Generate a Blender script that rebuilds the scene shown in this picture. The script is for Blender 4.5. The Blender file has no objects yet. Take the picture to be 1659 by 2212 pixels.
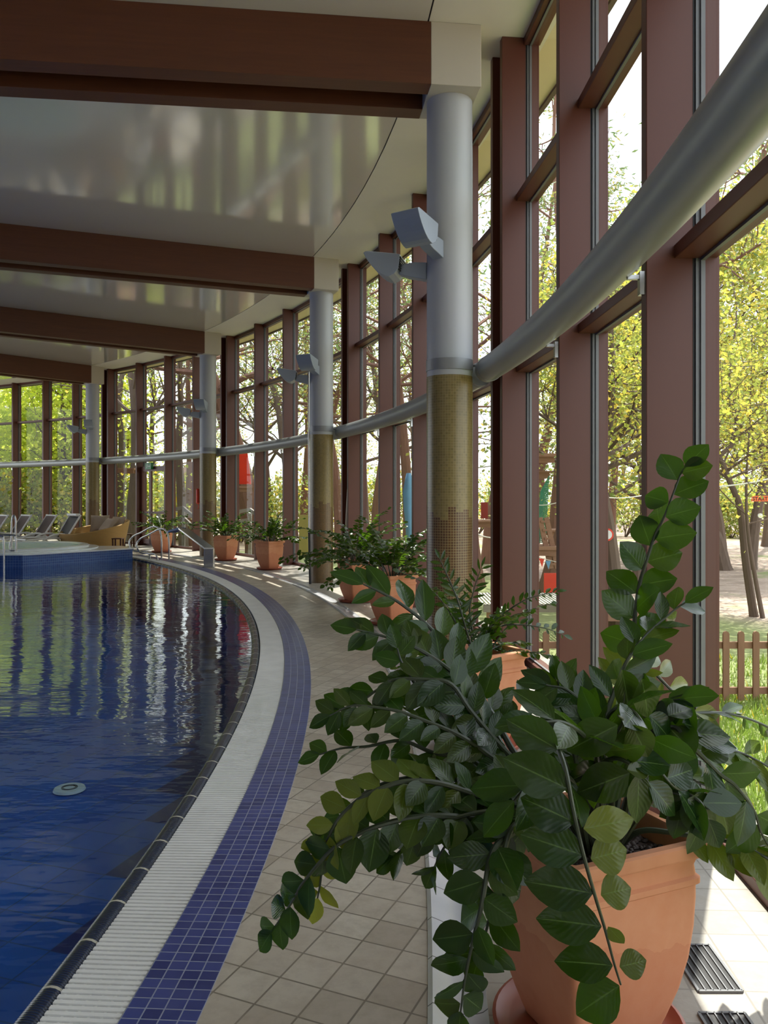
import bpy, math, random
import numpy as np
from mathutils import Vector
PI = math.pi
SC = bpy.context.scene
COL = SC.collection

# ------------------------------------------------------------------ camera, light, exposure
F = 1762.6; U0 = 829.5; V0 = 1071.7; H = 1.535
cd = bpy.data.cameras.new('camera'); cam = bpy.data.objects.new('camera', cd); COL.objects.link(cam)
cam.location = (0, 0, H); cam.rotation_euler = (PI / 2, 0, 0)
cd.sensor_fit = 'VERTICAL'; cd.sensor_height = 36; cd.lens = F / 2212 * 36
cd.shift_y = -(1106 - V0) / 2212; cd.clip_start = 0.05; cd.clip_end = 400
SC.camera = cam
SC.view_settings.view_transform = 'Standard'; SC.view_settings.look = 'None'
SC.view_settings.gamma = 1; SC.view_settings.exposure = 0.1; SC.view_settings.use_curve_mapping = False
SC.cycles.max_bounces = 9; SC.cycles.diffuse_bounces = 4; SC.cycles.glossy_bounces = 4
SC.cycles.transparent_max_bounces = 24; SC.cycles.transmission_bounces = 4
SC.cycles.caustics_reflective = False; SC.cycles.caustics_refractive = False
SC.cycles.sample_clamp_indirect = 6
SC.cycles.use_denoising = True
w = bpy.data.worlds.new('world'); SC.world = w; w.use_nodes = True
nt = w.node_tree; nt.nodes.clear()
sky = nt.nodes.new('ShaderNodeTexSky'); sky.sky_type = 'NISHITA'; sky.sun_disc = False
sky.sun_elevation = math.radians(62); sky.sun_rotation = math.radians(25); sky.dust_density = 2.0
mx = nt.nodes.new('ShaderNodeMixRGB'); mx.inputs[0].default_value = 0.75; mx.inputs[2].default_value = (6.6, 6.8, 7.0, 1)
bg = nt.nodes.new('ShaderNodeBackground'); bg.inputs[1].default_value = 0.36
wo = nt.nodes.new('ShaderNodeOutputWorld')
nt.links.new(sky.outputs[0], mx.inputs[1]); nt.links.new(mx.outputs[0], bg.inputs[0]); nt.links.new(bg.outputs[0], wo.inputs[0])
sd = bpy.data.lights.new('sun', 'SUN'); sd.energy = 9.5; sd.angle = math.radians(0.6); sd.color = (1, 0.95, 0.86)
sun = bpy.data.objects.new('sun', sd); COL.objects.link(sun)
sdir = Vector((0.42 * 0.48, 0.9 * 0.48, 0.88)).normalized()
sun.rotation_euler = sdir.to_track_quat('Z', 'Y').to_euler()

# ------------------------------------------------------------------ helpers
CX, CY = -28.536, 4.19
RC = 29.33; TH1 = 0.1139; DTH = 0.2495
def pol(R, th, z=0): return np.array((CX + R * math.cos(th), CY + R * math.sin(th), z))
def P(u, v, Y): return np.array(((u - U0) / F * Y, Y, H + (V0 - v) / F * Y))
def srgb(r, g, b):
    f = lambda c: (c / 255 / 12.92) if c / 255 <= 0.04045 else ((c / 255 + 0.055) / 1.055) ** 2.4
    return (f(r), f(g), f(b), 1)

class MB:
    def __init__(s): s.V = []; s.F = []; s.n = 0
    def add(s, V, Fc):
        V = [tuple(float(c) for c in v) for v in V]
        s.V += V; s.F += [tuple(i + s.n for i in f) for f in Fc]; s.n += len(V); return s
    def hexa(s, p):  # 8 points: bottom 4 ccw, top 4 ccw
        return s.add(p, [(3, 2, 1, 0), (4, 5, 6, 7), (0, 1, 5, 4), (1, 2, 6, 5), (2, 3, 7, 6), (3, 0, 4, 7)])
    def box(s, x0, x1, y0, y1, z0, z1):
        return s.hexa([(x0, y0, z0), (x1, y0, z0), (x1, y1, z0), (x0, y1, z0), (x0, y0, z1), (x1, y0, z1), (x1, y1, z1), (x0, y1, z1)])
    def obox(s, c, ax, ay, az, hx, hy, hz):
        c, ax, ay, az = map(np.array, (c, ax, ay, az))
        q = []
        for k in (-1, 1):
            for i, j in ((-1, -1), (1, -1), (1, 1), (-1, 1)): q.append(c + ax * hx * i + ay * hy * j + az * hz * k)
        return s.hexa(q)
    def bar(s, a, b, w, h, up=(0, 0, 1)):
        a, b = np.array(a, float), np.array(b, float); d = b - a; L = np.linalg.norm(d); d /= L
        up = np.array(up, float); sx = np.cross(d, up)
        if np.linalg.norm(sx) < 1e-4: sx = np.cross(d, (1, 0, 0))
        sx /= np.linalg.norm(sx); uz = np.cross(sx, d)
        return s.obox((a + b) / 2, d, sx, uz, L / 2, w / 2, h / 2)
    def pbox(s, R0, R1, th, t0, t1, z0, z1):
        er = np.array((math.cos(th), math.sin(th), 0)); et = np.array((-math.sin(th), math.cos(th), 0)); o = np.array((CX, CY, 0))
        q = []
        for z in (z0, z1):
            for R, t in ((R0, t0), (R1, t0), (R1, t1), (R0, t1)): q.append(o + er * R + et * t + np.array((0, 0, z)))
        return s.hexa(q)
    def arc(s, prof, a, b, n, closed=True, caps=True):  # profile [(R,z)] swept round the hall's centre
        m = len(prof); V = []; Fc = []
        for i in range(n + 1):
            th = a + (b - a) * i / n
            for R, z in prof: V.append(pol(R, th, z))
        k = m if closed else m - 1
        for i in range(n):
            for j in range(k):
                j2 = (j + 1) % m
                Fc.append((i * m + j, i * m + j2, (i + 1) * m + j2, (i + 1) * m + j))
        if closed and caps:
            Fc.append(tuple(range(m - 1, -1, -1))); Fc.append(tuple(n * m + j for j in range(m)))
        return s.add(V, Fc)
    def tube(s, pts, r, n=8, cap=True):
        pts = [np.array(p, float) for p in pts]; m = len(pts)
        rs = list(r) if hasattr(r, '__len__') else [r] * m
        V = []; Fc = []; nrm = None
        for i in range(m):
            d = pts[min(i + 1, m - 1)] - pts[max(i - 1, 0)]; d = d / (np.linalg.norm(d) + 1e-9)
            if nrm is None:
                nrm = np.cross(d, (0, 0, 1))
                if np.linalg.norm(nrm) < 1e-3: nrm = np.cross(d, (1, 0, 0))
            nrm = nrm - d * np.dot(nrm, d); nrm /= (np.linalg.norm(nrm) + 1e-9); bn = np.cross(d, nrm)
            for k in range(n):
                a = 2 * PI * k / n; V.append(pts[i] + (nrm * math.cos(a) + bn * math.sin(a)) * rs[i])
        for i in range(m - 1):
            for k in range(n):
                k2 = (k + 1) % n; Fc.append((i * n + k, i * n + k2, (i + 1) * n + k2, (i + 1) * n + k))
        if cap: Fc.append(tuple(range(n - 1, -1, -1))); Fc.append(tuple((m - 1) * n + k for k in range(n)))
        return s.add(V, Fc)
    def lathe(s, prof, c=(0, 0, 0), n=32, caps=True):
        m = len(prof); V = []; Fc = []
        for i in range(n):
            a = 2 * PI * i / n
            for r, z in prof: V.append((c[0] + r * math.cos(a), c[1] + r * math.sin(a), c[2] + z))
        for i in range(n):
            i2 = (i + 1) % n
            for j in range(m - 1): Fc.append((i * m + j, i2 * m + j, i2 * m + j + 1, i * m + j + 1))
        if caps:
            Fc.append(tuple(i * m for i in range(n - 1, -1, -1))); Fc.append(tuple(i * m + m - 1 for i in range(n)))
        return s.add(V, Fc)
    def prism(s, poly, axis_o, ex, ey, ez, L0, L1):  # polygon in (ex,ez) extruded along ey
        m = len(poly); V = []
        for L in (L0, L1):
            for x, z in poly: V.append(np.array(axis_o) + np.array(ex) * x + np.array(ez) * z + np.array(ey) * L)
        Fc = [tuple(range(m - 1, -1, -1)), tuple(range(m, 2 * m))] + [(i, (i + 1) % m, m + (i + 1) % m, m + i) for i in range(m)]
        return s.add(V, Fc)
    def poly(s, pts, z0, z1):
        m = len(pts); V = [(x, y, z0) for x, y in pts] + [(x, y, z1) for x, y in pts]
        return s.add(V, [tuple(range(m - 1, -1, -1)), tuple(range(m, 2 * m))] + [(i, (i + 1) % m, m + (i + 1) % m, m + i) for i in range(m)])
    def build(s, name, mat, parent=None, smooth=False, fix=True, bevel=0):
        me = bpy.data.meshes.new(name); V = s.V
        if parent is not None:
            l = parent_loc(parent); V = [(x - l[0], y - l[1], z - l[2]) for x, y, z in V]
        me.from_pydata(V, [], s.F)
        if fix:
            import bmesh
            bm = bmesh.new(); bm.from_mesh(me); bmesh.ops.recalc_face_normals(bm, faces=bm.faces); bm.to_mesh(me); bm.free()
        me.materials.append(mat)
        if smooth:
            me.shade_smooth()
            try: me.set_sharp_from_angle(angle=math.radians(38))
            except Exception: pass
        o = bpy.data.objects.new(name, me); COL.objects.link(o)
        if parent is not None: o.parent = parent
        if bevel:
            b = o.modifiers.new('bevel', 'BEVEL'); b.width = bevel; b.segments = 2; b.limit_method = 'ANGLE'
        return o
def parent_loc(p):
    l = Vector((0, 0, 0))
    while p is not None: l = l + p.location; p = p.parent
    return l
def tag(o, label=None, cat=None, group=None, kind=None):
    if label: o['label'] = label
    if cat: o['category'] = cat
    if group: o['group'] = group
    if kind: o['kind'] = kind
    return o
def thing(name, loc, label=None, cat=None, group=None, kind=None):
    o = bpy.data.objects.new(name, None); o.location = [float(c) for c in loc]; o.empty_display_size = 0.1; COL.objects.link(o)
    return tag(o, label, cat, group, kind)
def copy_tree(o, parent=None):
    c = o.copy(); COL.objects.link(c); c.parent = parent
    for ch in list(o.children): copy_tree(ch, c)
    return c
def crom(pts, n):
    pts = np.array(pts, float); q = np.vstack([2 * pts[0] - pts[1], pts, 2 * pts[-1] - pts[-2]]); out = []
    m = len(pts) - 1
    for k in range(n):
        t = k / (n - 1) * m; i = min(int(t), m - 1); f = t - i; a, b, c, d = q[i:i + 4]
        out.append(0.5 * (2 * b + (c - a) * f + (2 * a - 5 * b + 4 * c - d) * f * f + (3 * b - a - 3 * c + d) * f ** 3))
    return np.array(out)

# ------------------------------------------------------------------ materials
class NT:
    def __init__(s, name):
        s.m = bpy.data.materials.new(name); s.m.use_nodes = True; s.t = s.m.node_tree; s.t.nodes.clear()
        s.out = s.t.nodes.new('ShaderNodeOutputMaterial')
    def n(s, typ, **kw):
        x = s.t.nodes.new('ShaderNode' + typ)
        for k, v in kw.items(): setattr(x, k, v)
        return x
    def l(s, a, b): s.t.links.new(a, b)
    def math(s, op, a, b=None, clamp=False):
        x = s.n('Math', operation=op, use_clamp=clamp)
        for i, v in enumerate((a, b)):
            if v is None: continue
            if isinstance(v, (int, float)): x.inputs[i].default_value = v
            else: s.l(v, x.inputs[i])
        return x.outputs[0]
    def mix(s, f, a, b, typ='MIX'):
        x = s.n('MixRGB', blend_type=typ)
        for i, v in enumerate((f, a, b)):
            if isinstance(v, (int, float)): x.inputs[i].default_value = v if i == 0 else (v, v, v, 1)
            elif isinstance(v, tuple): x.inputs[i].default_value = v
            else: s.l(v, x.inputs[i])
        return x.outputs[0]
    def ramp(s, f, a, b):
        x = s.n('MapRange'); x.inputs[1].default_value = a; x.inputs[2].default_value = b; s.l(f, x.inputs[0]); return x.outputs[0]
    def noise(s, vec, scale, detail=3, rough=0.5, out=0):
        x = s.n('TexNoise'); x.inputs['Scale'].default_value = scale; x.inputs['Detail'].default_value = detail; x.inputs['Roughness'].default_value = rough
        if vec is not None: s.l(vec, x.inputs['Vector'])
        return x.outputs[out]
    def pos(s): return s.n('NewGeometry').outputs['Position']
    def obj(s): return s.n('TexCoord').outputs['Object']
    def mapping(s, vec, loc=(0, 0, 0), rot=(0, 0, 0), sc=(1, 1, 1)):
        x = s.n('Mapping'); x.inputs[1].default_value = loc; x.inputs[2].default_value = rot; x.inputs[3].default_value = sc; s.l(vec, x.inputs[0]); return x.outputs[0]
    def polar(s, k=28.0):  # (th*k, R, z)
        v = s.mapping(s.pos(), loc=(-CX, -CY, 0)); sp = s.n('SeparateXYZ'); s.l(v, sp.inputs[0])
        th = s.math('ARCTAN2', sp.outputs[1], sp.outputs[0])
        R = s.math('SQRT', s.math('ADD', s.math('MULTIPLY', sp.outputs[0], sp.outputs[0]), s.math('MULTIPLY', sp.outputs[1], sp.outputs[1])))
        c = s.n('CombineXYZ'); s.l(s.math('MULTIPLY', th, k), c.inputs[0]); s.l(R, c.inputs[1]); s.l(sp.outputs[2], c.inputs[2])
        return c.outputs[0], R
    def brick(s, vec, w, h, mort, c1, c2, cm, bias=0, smooth=0.1):
        x = s.n('TexBrick', offset=0, squash=1); x.inputs['Scale'].default_value = 1
        x.inputs['Brick Width'].default_value = w; x.inputs['Row Height'].default_value = h; x.inputs['Mortar Size'].default_value = mort
        x.inputs['Mortar Smooth'].default_value = smooth; x.inputs['Bias'].default_value = bias
        x.inputs['Color1'].default_value = c1; x.inputs['Color2'].default_value = c2; x.inputs['Mortar'].default_value = cm
        s.l(vec, x.inputs['Vector']); return x
    def pbr(s, col, rough=0.5, metal=0, spec=0.5, coat=0, bump=None, bs=0.2, bd=0.01):
        b = s.n('BsdfPrincipled')
        if isinstance(col, tuple): b.inputs['Base Color'].default_value = col
        else: s.l(col, b.inputs['Base Color'])
        if isinstance(rough, (int, float)): b.inputs['Roughness'].default_value = rough
        else: s.l(rough, b.inputs['Roughness'])
        b.inputs['Metallic'].default_value = metal; b.inputs['Specular IOR Level'].default_value = spec; b.inputs['Coat Weight'].default_value = coat
        if bump is not None:
            bp = s.n('Bump'); bp.inputs['Strength'].default_value = bs; bp.inputs['Distance'].default_value = bd; s.l(bump, bp.inputs['Height']); s.l(bp.outputs[0], b.inputs['Normal'])
        return b
    def end(s, sh): s.l(sh.outputs[0] if hasattr(sh, 'outputs') else sh, s.out.inputs[0]); return s.m

def plain(name, col, rough=0.5, metal=0, spec=0.5, coat=0, var=0.12, scale=6, bump=0):
    t = NT(name); n = t.noise(t.obj(), scale, 4)
    c = t.mix(n, tuple(x * (1 - var) for x in col[:3]) + (1,), tuple(min(1, x * (1 + var)) for x in col[:3]) + (1,))
    return t.end(t.pbr(c, rough, metal, spec, coat, n if bump else None, bump, 0.01))
def wood(name, c1, c2, rough=0.45, sc=(1.2, 14, 14), polarize=False, coat=0):
    t = NT(name); v = t.polar()[0] if polarize else t.obj(); v = t.mapping(v, sc=sc)
    n = t.noise(v, 2.2, 6, 0.6); n2 = t.noise(v, 0.5, 2)
    c = t.mix(t.math('MULTIPLY', n, 1.0), c1, c2); c = t.mix(t.math('MULTIPLY', n2, 0.35), c, tuple(x * 0.5 for x in c1[:3]) + (1,))
    return t.end(t.pbr(c, rough, coat=coat, bump=n, bs=0.08, bd=0.004))
M = {}
M['frame'] = plain('painted_red_brown_wood', srgb(90, 46, 33), 0.42, var=0.06, scale=3)
M['gasket'] = plain('black_rubber', srgb(24, 24, 26), 0.6)
M['bead'] = plain('silver_bead', srgb(118, 119, 121), 0.5, metal=0.4)
M['beam'] = wood('dark_glulam', srgb(80, 42, 20), srgb(108, 60, 32), 0.5, sc=(16, 0.9, 16), polarize=True)
M['white'] = plain('cream_render', srgb(226, 222, 213), 0.6, var=0.02)
M['cap'] = plain('capital_paint', srgb(198, 192, 178), 0.6, var=0.02)
M['column'] = plain('pale_grey_paint', srgb(184, 188, 192), 0.42, var=0.03)
M['steel'] = plain('brushed_steel', srgb(190, 190, 188), 0.18, metal=1.0, var=0.04)
M['grey_metal'] = plain('grey_lamp_metal', srgb(150, 160, 172), 0.4, metal=0.3, var=0.03)
M['collar'] = plain('grey_band', srgb(150, 152, 154), 0.45, metal=0.4)
M['duct'] = plain('grey_duct', srgb(150, 154, 154), 0.36, metal=0.35, var=0.05, scale=2)
M['soffit'] = plain('soffit_cream', srgb(226, 212, 178), 0.7, var=0.04)
M['fascia'] = plain('fascia_grey', srgb(96, 82, 74), 0.6)
M['saucer'] = plain('saucer_clay', srgb(150, 78, 58), 0.45, var=0.15)
M['soil'] = plain('dark_pebbles', srgb(58, 44, 40), 0.6, var=0.6, scale=40, bump=0.6)
M['wicker'] = None
M['cushion'] = plain('beige_cushion', srgb(176, 158, 140), 0.9, var=0.06, scale=30, bump=0.1)
M['white_plastic'] = plain('white_plastic', srgb(232, 232, 230), 0.4)
M['brown_sling'] = plain('brown_sling', srgb(92, 76, 70), 0.7)
M['dark_wood'] = wood('dark_wood', srgb(66, 36, 24), srgb(96, 56, 38))
M['acrylic'] = plain('acrylic_white', srgb(225, 232, 234), 0.18, coat=0.4, var=0.02)
M['red'] = plain('signal_red', srgb(226, 62, 34), 0.4)
M['red_dark'] = plain('red_board', srgb(150, 50, 40), 0.6)
M['yellow'] = plain('yellow_board', srgb(226, 190, 50), 0.6)
M['olive'] = plain('olive_padding', srgb(150, 138, 78), 0.8)
M['blue'] = plain('blue_cloth', srgb(110, 160, 196), 0.7)
M['rope'] = plain('pale_rope', srgb(215, 215, 205), 0.8)
M['tray'] = plain('dark_tray', srgb(70, 72, 76), 0.6)
M['black'] = plain('black_plastic', srgb(26, 24, 26), 0.5)
M['orange'] = plain('orange_panel', srgb(240, 110, 50), 0.5)
M['fence'] = wood('fence_wood', srgb(128, 90, 66), srgb(160, 120, 92), 0.7, sc=(14, 14, 1.5))
M['plank'] = wood('weathered_plank', srgb(138, 98, 76), srgb(176, 138, 112), 0.75, sc=(2, 12, 12))
M['grey_wood'] = wood('grey_wood', srgb(130, 122, 114), srgb(160, 152, 142), 0.75, sc=(2, 12, 12))
M['bark'] = wood('bark', srgb(84, 70, 60), srgb(128, 110, 96), 0.9, sc=(9, 9, 1.6))
M['pine_bark'] = wood('pine_bark', srgb(104, 74, 62), srgb(150, 112, 94), 0.9, sc=(8, 8, 1.6))
M['stem'] = plain('plant_stem', srgb(54, 62, 44), 0.4, var=0.35, scale=20)
M['green_sign'] = plain('green_sign', srgb(52, 140, 84), 0.4)
M['blocker_wall'] = plain('blocker_brown_grey', srgb(120, 112, 102), 0.8, var=0.02)  # dark tone so the added unseen walls bounce little fill light
M['wall'] = plain('plaster', srgb(220, 216, 206), 0.8, var=0.02)
M['roof_tile'] = plain('roof_tile', srgb(150, 130, 124), 0.8)

def mk_glass(name, tint=(0.97, 0.985, 0.98, 1), refl=1.0):
    t = NT(name); f = t.n('Fresnel'); f.inputs[0].default_value = 1.42
    a = t.n('BsdfTransparent'); a.inputs[0].default_value = tint
    g = t.n('BsdfGlossy'); g.inputs[1].default_value = 0.02; g.inputs[0].default_value = (0.9, 0.93, 0.95, 1)
    m = t.n('MixShader'); fb = t.math('SUBTRACT', 1.0, t.n('NewGeometry').outputs['Backfacing']); t.l(t.math('MULTIPLY', t.math('MULTIPLY', f.outputs[0], refl), fb), m.inputs[0]); t.l(a.outputs[0], m.inputs[1]); t.l(g.outputs[0], m.inputs[2])
    return t.end(m)
M['glass'] = mk_glass('window_glass', refl=0.45)

def mk_ceiling():
    t = NT('glossy_stretch_ceiling'); n = t.noise(t.pos(), 0.35, 2)
    b = t.pbr(srgb(222, 219, 211), 0.12, spec=0.5, bump=n, bs=0.3, bd=0.04)
    b.inputs['Coat Weight'].default_value = 0.9; b.inputs['Coat Roughness'].default_value = 0.09; b.inputs['Coat IOR'].default_value = 1.95
    return t.end(b)
M['ceiling'] = mk_ceiling()
def mk_floor(pol_=False):
    t = NT('beige_floor_tiles' + ('_outer' if pol_ else ''))
    if pol_: v = t.polar(29.5)[0]; s_ = 0.165; v = t.mapping(v, loc=(0, 0.0, 0))
    else: v = t.mapping(t.pos(), rot=(0, 0, math.radians(23.7))); s_ = 0.15
    c1, c2 = (srgb(198, 189, 174), srgb(172, 161, 146)) if not pol_ else (srgb(178, 174, 166), srgb(162, 157, 147))
    br = t.brick(v, s_, s_, 0.0035, c1, c2, srgb(120, 112, 100) if not pol_ else srgb(140, 136, 128))
    n = t.noise(t.pos(), 14, 6, 0.65); n2 = t.noise(t.pos(), 3.5, 3)
    c = t.mix(t.math('MULTIPLY', t.ramp(n, 0.42, 0.7), 0.42), br.outputs[0], srgb(140, 128, 112)); c = t.mix(t.math('MULTIPLY', t.ramp(n2, 0.45, 0.8), 0.25), c, srgb(200, 182, 164))
    h = t.math('SUBTRACT', n, t.math('MULTIPLY', br.outputs[1], 1.5))
    return t.end(t.pbr(c, t.math('ADD', t.math('MULTIPLY', n, 0.2), 0.28), bump=h, bs=0.25, bd=0.006))
M['floor'] = mk_floor(); M['floor_out'] = mk_floor(True)
def mk_band():
    t = NT('navy_mosaic_band'); v = t.polar(27.9)[0]; v = t.mapping(v, loc=(0, -27.82, 0))
    br = t.brick(v, 0.05, 0.0575, 0.0022, srgb(66, 76, 140), srgb(46, 54, 112), srgb(150, 156, 176))
    n = t.noise(t.pos(), 9, 4); c = t.mix(t.math('MULTIPLY', t.ramp(n, 0.45, 0.8), 0.4), br.outputs[0], srgb(90, 96, 150))
    return t.end(t.pbr(c, 0.3, bump=t.math('SUBTRACT', 0.0, br.outputs[1]), bs=0.3, bd=0.003))
M['band'] = mk_band()
def mk_cove():
    t = NT('navy_cove_tiles'); v, R = t.polar(27.55); sp = t.n('SeparateXYZ'); t.l(v, sp.inputs[0])
    fr = t.math('FRACT', t.math('DIVIDE', sp.outputs[0], 0.273)); j = t.math('LESS_THAN', fr, 0.045)
    st = t.n('TexWave', wave_type='BANDS', bands_direction='X'); st.inputs['Scale'].default_value = 28; st.inputs['Distortion'].default_value = 0; t.l(v, st.inputs['Vector'])
    c = t.mix(j, t.mix(st.outputs[1], srgb(16, 28, 52), srgb(32, 48, 78)), srgb(190, 186, 170))
    return t.end(t.pbr(c, 0.2, bump=st.outputs[1], bs=0.15, bd=0.004))
M['cove'] = mk_cove()
def mk_gutter():
    t = NT('pale_channel_tiles'); v, R = t.polar(28.8); sp = t.n('SeparateXYZ'); t.l(v, sp.inputs[0])
    fr = t.math('FRACT', t.math('DIVIDE', sp.outputs[0], 0.25)); j = t.math('LESS_THAN', fr, 0.02)
    n = t.noise(t.pos(), 8, 4)
    c = t.mix(j, t.mix(n, srgb(176, 178, 184), srgb(206, 206, 210)), srgb(96, 96, 98))
    return t.end(t.pbr(c, 0.22, spec=0.7, bump=n, bs=0.1))
M['gutter'] = mk_gutter()
def mk_pool():
    t = NT('pool_blue_tiles'); v = t.mapping(t.pos(), rot=(0, 0, math.radians(18)))
    sn = t.n('VectorMath', operation='SNAP'); t.l(v, sn.inputs[0]); sn.inputs[1].default_value = (0.3, 0.3, 0.3)
    v2 = t.mapping(sn.outputs[0], rot=(0, 0, math.radians(-18))); v2 = t.mapping(v2, loc=(-CX, -CY, 0)); sp = t.n('SeparateXYZ'); t.l(v2, sp.inputs[0])
    R = t.math('SQRT', t.math('ADD', t.math('MULTIPLY', sp.outputs[0], sp.outputs[0]), t.math('MULTIPLY', sp.outputs[1], sp.outputs[1])))
    dk = t.math('GREATER_THAN', R, 26.6)
    br = t.brick(v, 0.3, 0.3, 0.006, srgb(18, 100, 196), srgb(12, 84, 178), srgb(30, 80, 140))
    c = t.mix(dk, br.outputs[0], srgb(8, 26, 112))
    return t.end(t.pbr(c, 0.4))
M['pool'] = mk_pool()
def mk_tile_blue():
    t = NT('blue_mosaic_wall'); g = t.n('NewGeometry'); v = t.mapping(g.outputs['Position'], rot=(0, 0, 0))
    sp = t.n('SeparateXYZ'); t.l(v, sp.inputs[0]); c = t.n('CombineXYZ'); t.l(t.math('ADD', sp.outputs[0], t.math('MULTIPLY', sp.outputs[1], 0.8)), c.inputs[0]); t.l(sp.outputs[2], c.inputs[1])
    br = t.brick(c.outputs[0], 0.06, 0.06, 0.004, srgb(52, 92, 160), srgb(38, 72, 138), srgb(112, 142, 184))
    return t.end(t.pbr(br.outputs[0], 0.3))
M['tile_blue'] = mk_tile_blue()
def mk_water():
    t = NT('pool_water'); p = t.pos()
    n1 = t.noise(t.mapping(p, sc=(0.9, 1.5, 1)), 1.3, 2, 0.4); n2 = t.noise(t.mapping(p, sc=(1.2, 3.2, 1)), 3.6, 2, 0.5)
    h = t.math('ADD', t.math('MULTIPLY', n1, 0.9), t.math('MULTIPLY', n2, 0.21))
    b = t.n('Bump'); b.inputs['Strength'].default_value = 0.22; b.inputs['Distance'].default_value = 0.055; t.l(h, b.inputs['Height'])
    f = t.n('Fresnel'); f.inputs[0].default_value = 1.46; t.l(b.outputs[0], f.inputs[1])
    a = t.n('BsdfTransparent'); a.inputs[0].default_value = (0.74, 0.9, 0.98, 1)
    g = t.n('BsdfGlossy'); g.inputs[1].default_value = 0.015; t.l(b.outputs[0], g.inputs['Normal'])
    m = t.n('MixShader'); fb = t.math('SUBTRACT', 1.0, t.n('NewGeometry').outputs['Backfacing']); t.l(t.math('MULTIPLY', t.math('MULTIPLY', f.outputs[0], 1.15, True), fb), m.inputs[0]); t.l(a.outputs[0], m.inputs[1]); t.l(g.outputs[0], m.inputs[2])
    return t.end(m)
M['water'] = mk_water()
def mk_mosaic():
    t = NT('column_mosaic'); o = t.obj(); sp = t.n('SeparateXYZ'); t.l(o, sp.inputs[0])
    th = t.math('MULTIPLY', t.math('ARCTAN2', sp.outputs[1], sp.outputs[0]), 0.21)
    c = t.n('CombineXYZ'); t.l(th, c.inputs[0]); t.l(sp.outputs[2], c.inputs[1])
    grout = srgb(150, 136, 98)
    br = t.brick(c.outputs[0], 0.024, 0.024, 0.0016, srgb(136, 120, 74), srgb(118, 104, 62), grout)
    br2 = t.brick(c.outputs[0], 0.024, 0.024, 0.0022, srgb(100, 68, 38), srgb(80, 52, 28), grout)
    sn = t.n('VectorMath', operation='SNAP'); t.l(c.outputs[0], sn.inputs[0]); sn.inputs[1].default_value = (0.072, 0.024, 1)
    s2 = t.n('SeparateXYZ'); t.l(sn.outputs[0], s2.inputs[0]); cc = t.n('CombineXYZ'); t.l(s2.outputs[0], cc.inputs[0])
    wn = t.n('TexWhiteNoise', noise_dimensions='3D'); t.l(cc.outputs[0], wn.inputs[0])
    lim = t.math('ADD', t.math('MULTIPLY', wn.outputs[0], 0.14), 1.30)
    dk = t.math('LESS_THAN', s2.outputs[1], lim)
    return t.end(t.pbr(t.mix(dk, br.outputs[0], br2.outputs[0]), 0.3, bump=t.math('SUBTRACT', 0.0, br.outputs[1]), bs=0.15, bd=0.002))
M['mosaic'] = mk_mosaic()
def mk_pot():
    t = NT('terracotta'); o = t.obj(); sp = t.n('SeparateXYZ'); t.l(o, sp.inputs[0])
    n = t.noise(o, 4, 5, 0.6); n2 = t.noise(o, 30, 4)
    c = t.mix(t.ramp(n, 0.3, 0.75), srgb(198, 126, 86), srgb(215, 150, 110))
    z = t.math('ADD', sp.outputs[2], t.math('MULTIPLY', t.noise(o, 5, 4, 0.55), -0.22))
    c = t.mix(t.math('MULTIPLY', t.math('LESS_THAN', z, 0.225), 0.45), c, srgb(186, 106, 70))
    c = t.mix(t.math('MULTIPLY', n2, 0.12), c, srgb(240, 200, 170))
    return t.end(t.pbr(c, 0.75, bump=n2, bs=0.12, bd=0.004))
M['pot'] = mk_pot()
def mk_wicker():
    t = NT('tan_wicker'); o = t.obj(); wv = t.n('TexWave', wave_type='BANDS', bands_direction='Z'); wv.inputs['Scale'].default_value = 14; wv.inputs['Distortion'].default_value = 1.5; t.l(o, wv.inputs[0])
    return t.end(t.pbr(t.mix(wv.outputs[1], srgb(146, 112, 60), srgb(196, 160, 98)), 0.7, bump=wv.outputs[1], bs=0.3, bd=0.01))
M['wicker'] = mk_wicker()
def mk_leaf(name, c1, c2, cy, trans, tcol, rough=0.27, coat=0.25, uv=True):
    t = NT(name); a = t.n('Attribute', attribute_name='tint')
    sp = t.n('SeparateXYZ'); t.l(a.outputs['Vector'], sp.inputs[0])
    c = t.mix(sp.outputs[0], c1, c2)
    c = t.mix(sp.outputs[1], c, cy)
    nrm = None
    if uv:
        u = t.n('UVMap'); us = t.n('SeparateXYZ'); t.l(u.outputs[0], us.inputs[0])
        ay = t.math('ABSOLUTE', us.outputs[1]); rib = t.math('LESS_THAN', ay, 0.035)
        vein = t.n('TexWave', wave_type='BANDS', bands_direction='X'); vein.inputs['Scale'].default_value = 2.6; vein.inputs['Distortion'].default_value = 0.8
        vv = t.n('CombineXYZ'); t.l(t.math('SUBTRACT', us.outputs[0], t.math('MULTIPLY', ay, 0.35)), vv.inputs[0]); t.l(vv.outputs[0], vein.inputs[0])
        c = t.mix(t.math('MULTIPLY', rib, 0.35), c, srgb(120, 150, 80)); nrm = vein.outputs[1]
    b = t.pbr(c, rough, spec=0.38, coat=coat, bump=nrm, bs=0.10, bd=0.002)
    tr = t.n('BsdfTranslucent'); t.l(t.mix(sp.outputs[1], tcol, (min(1, tcol[0] * 3), min(1, tcol[1] * 1.3), tcol[2], 1)), tr.inputs[0])
    m = t.n('MixShader'); m.inputs[0].default_value = trans; t.l(b.outputs[0], m.inputs[1]); t.l(tr.outputs[0], m.inputs[2])
    return t.end(m)
M['leaf'] = mk_leaf('glossy_leaf', srgb(15, 33, 12), srgb(36, 64, 23), srgb(160, 168, 66), 0.2, srgb(110, 160, 30), rough=0.24, coat=0.0)
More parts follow.
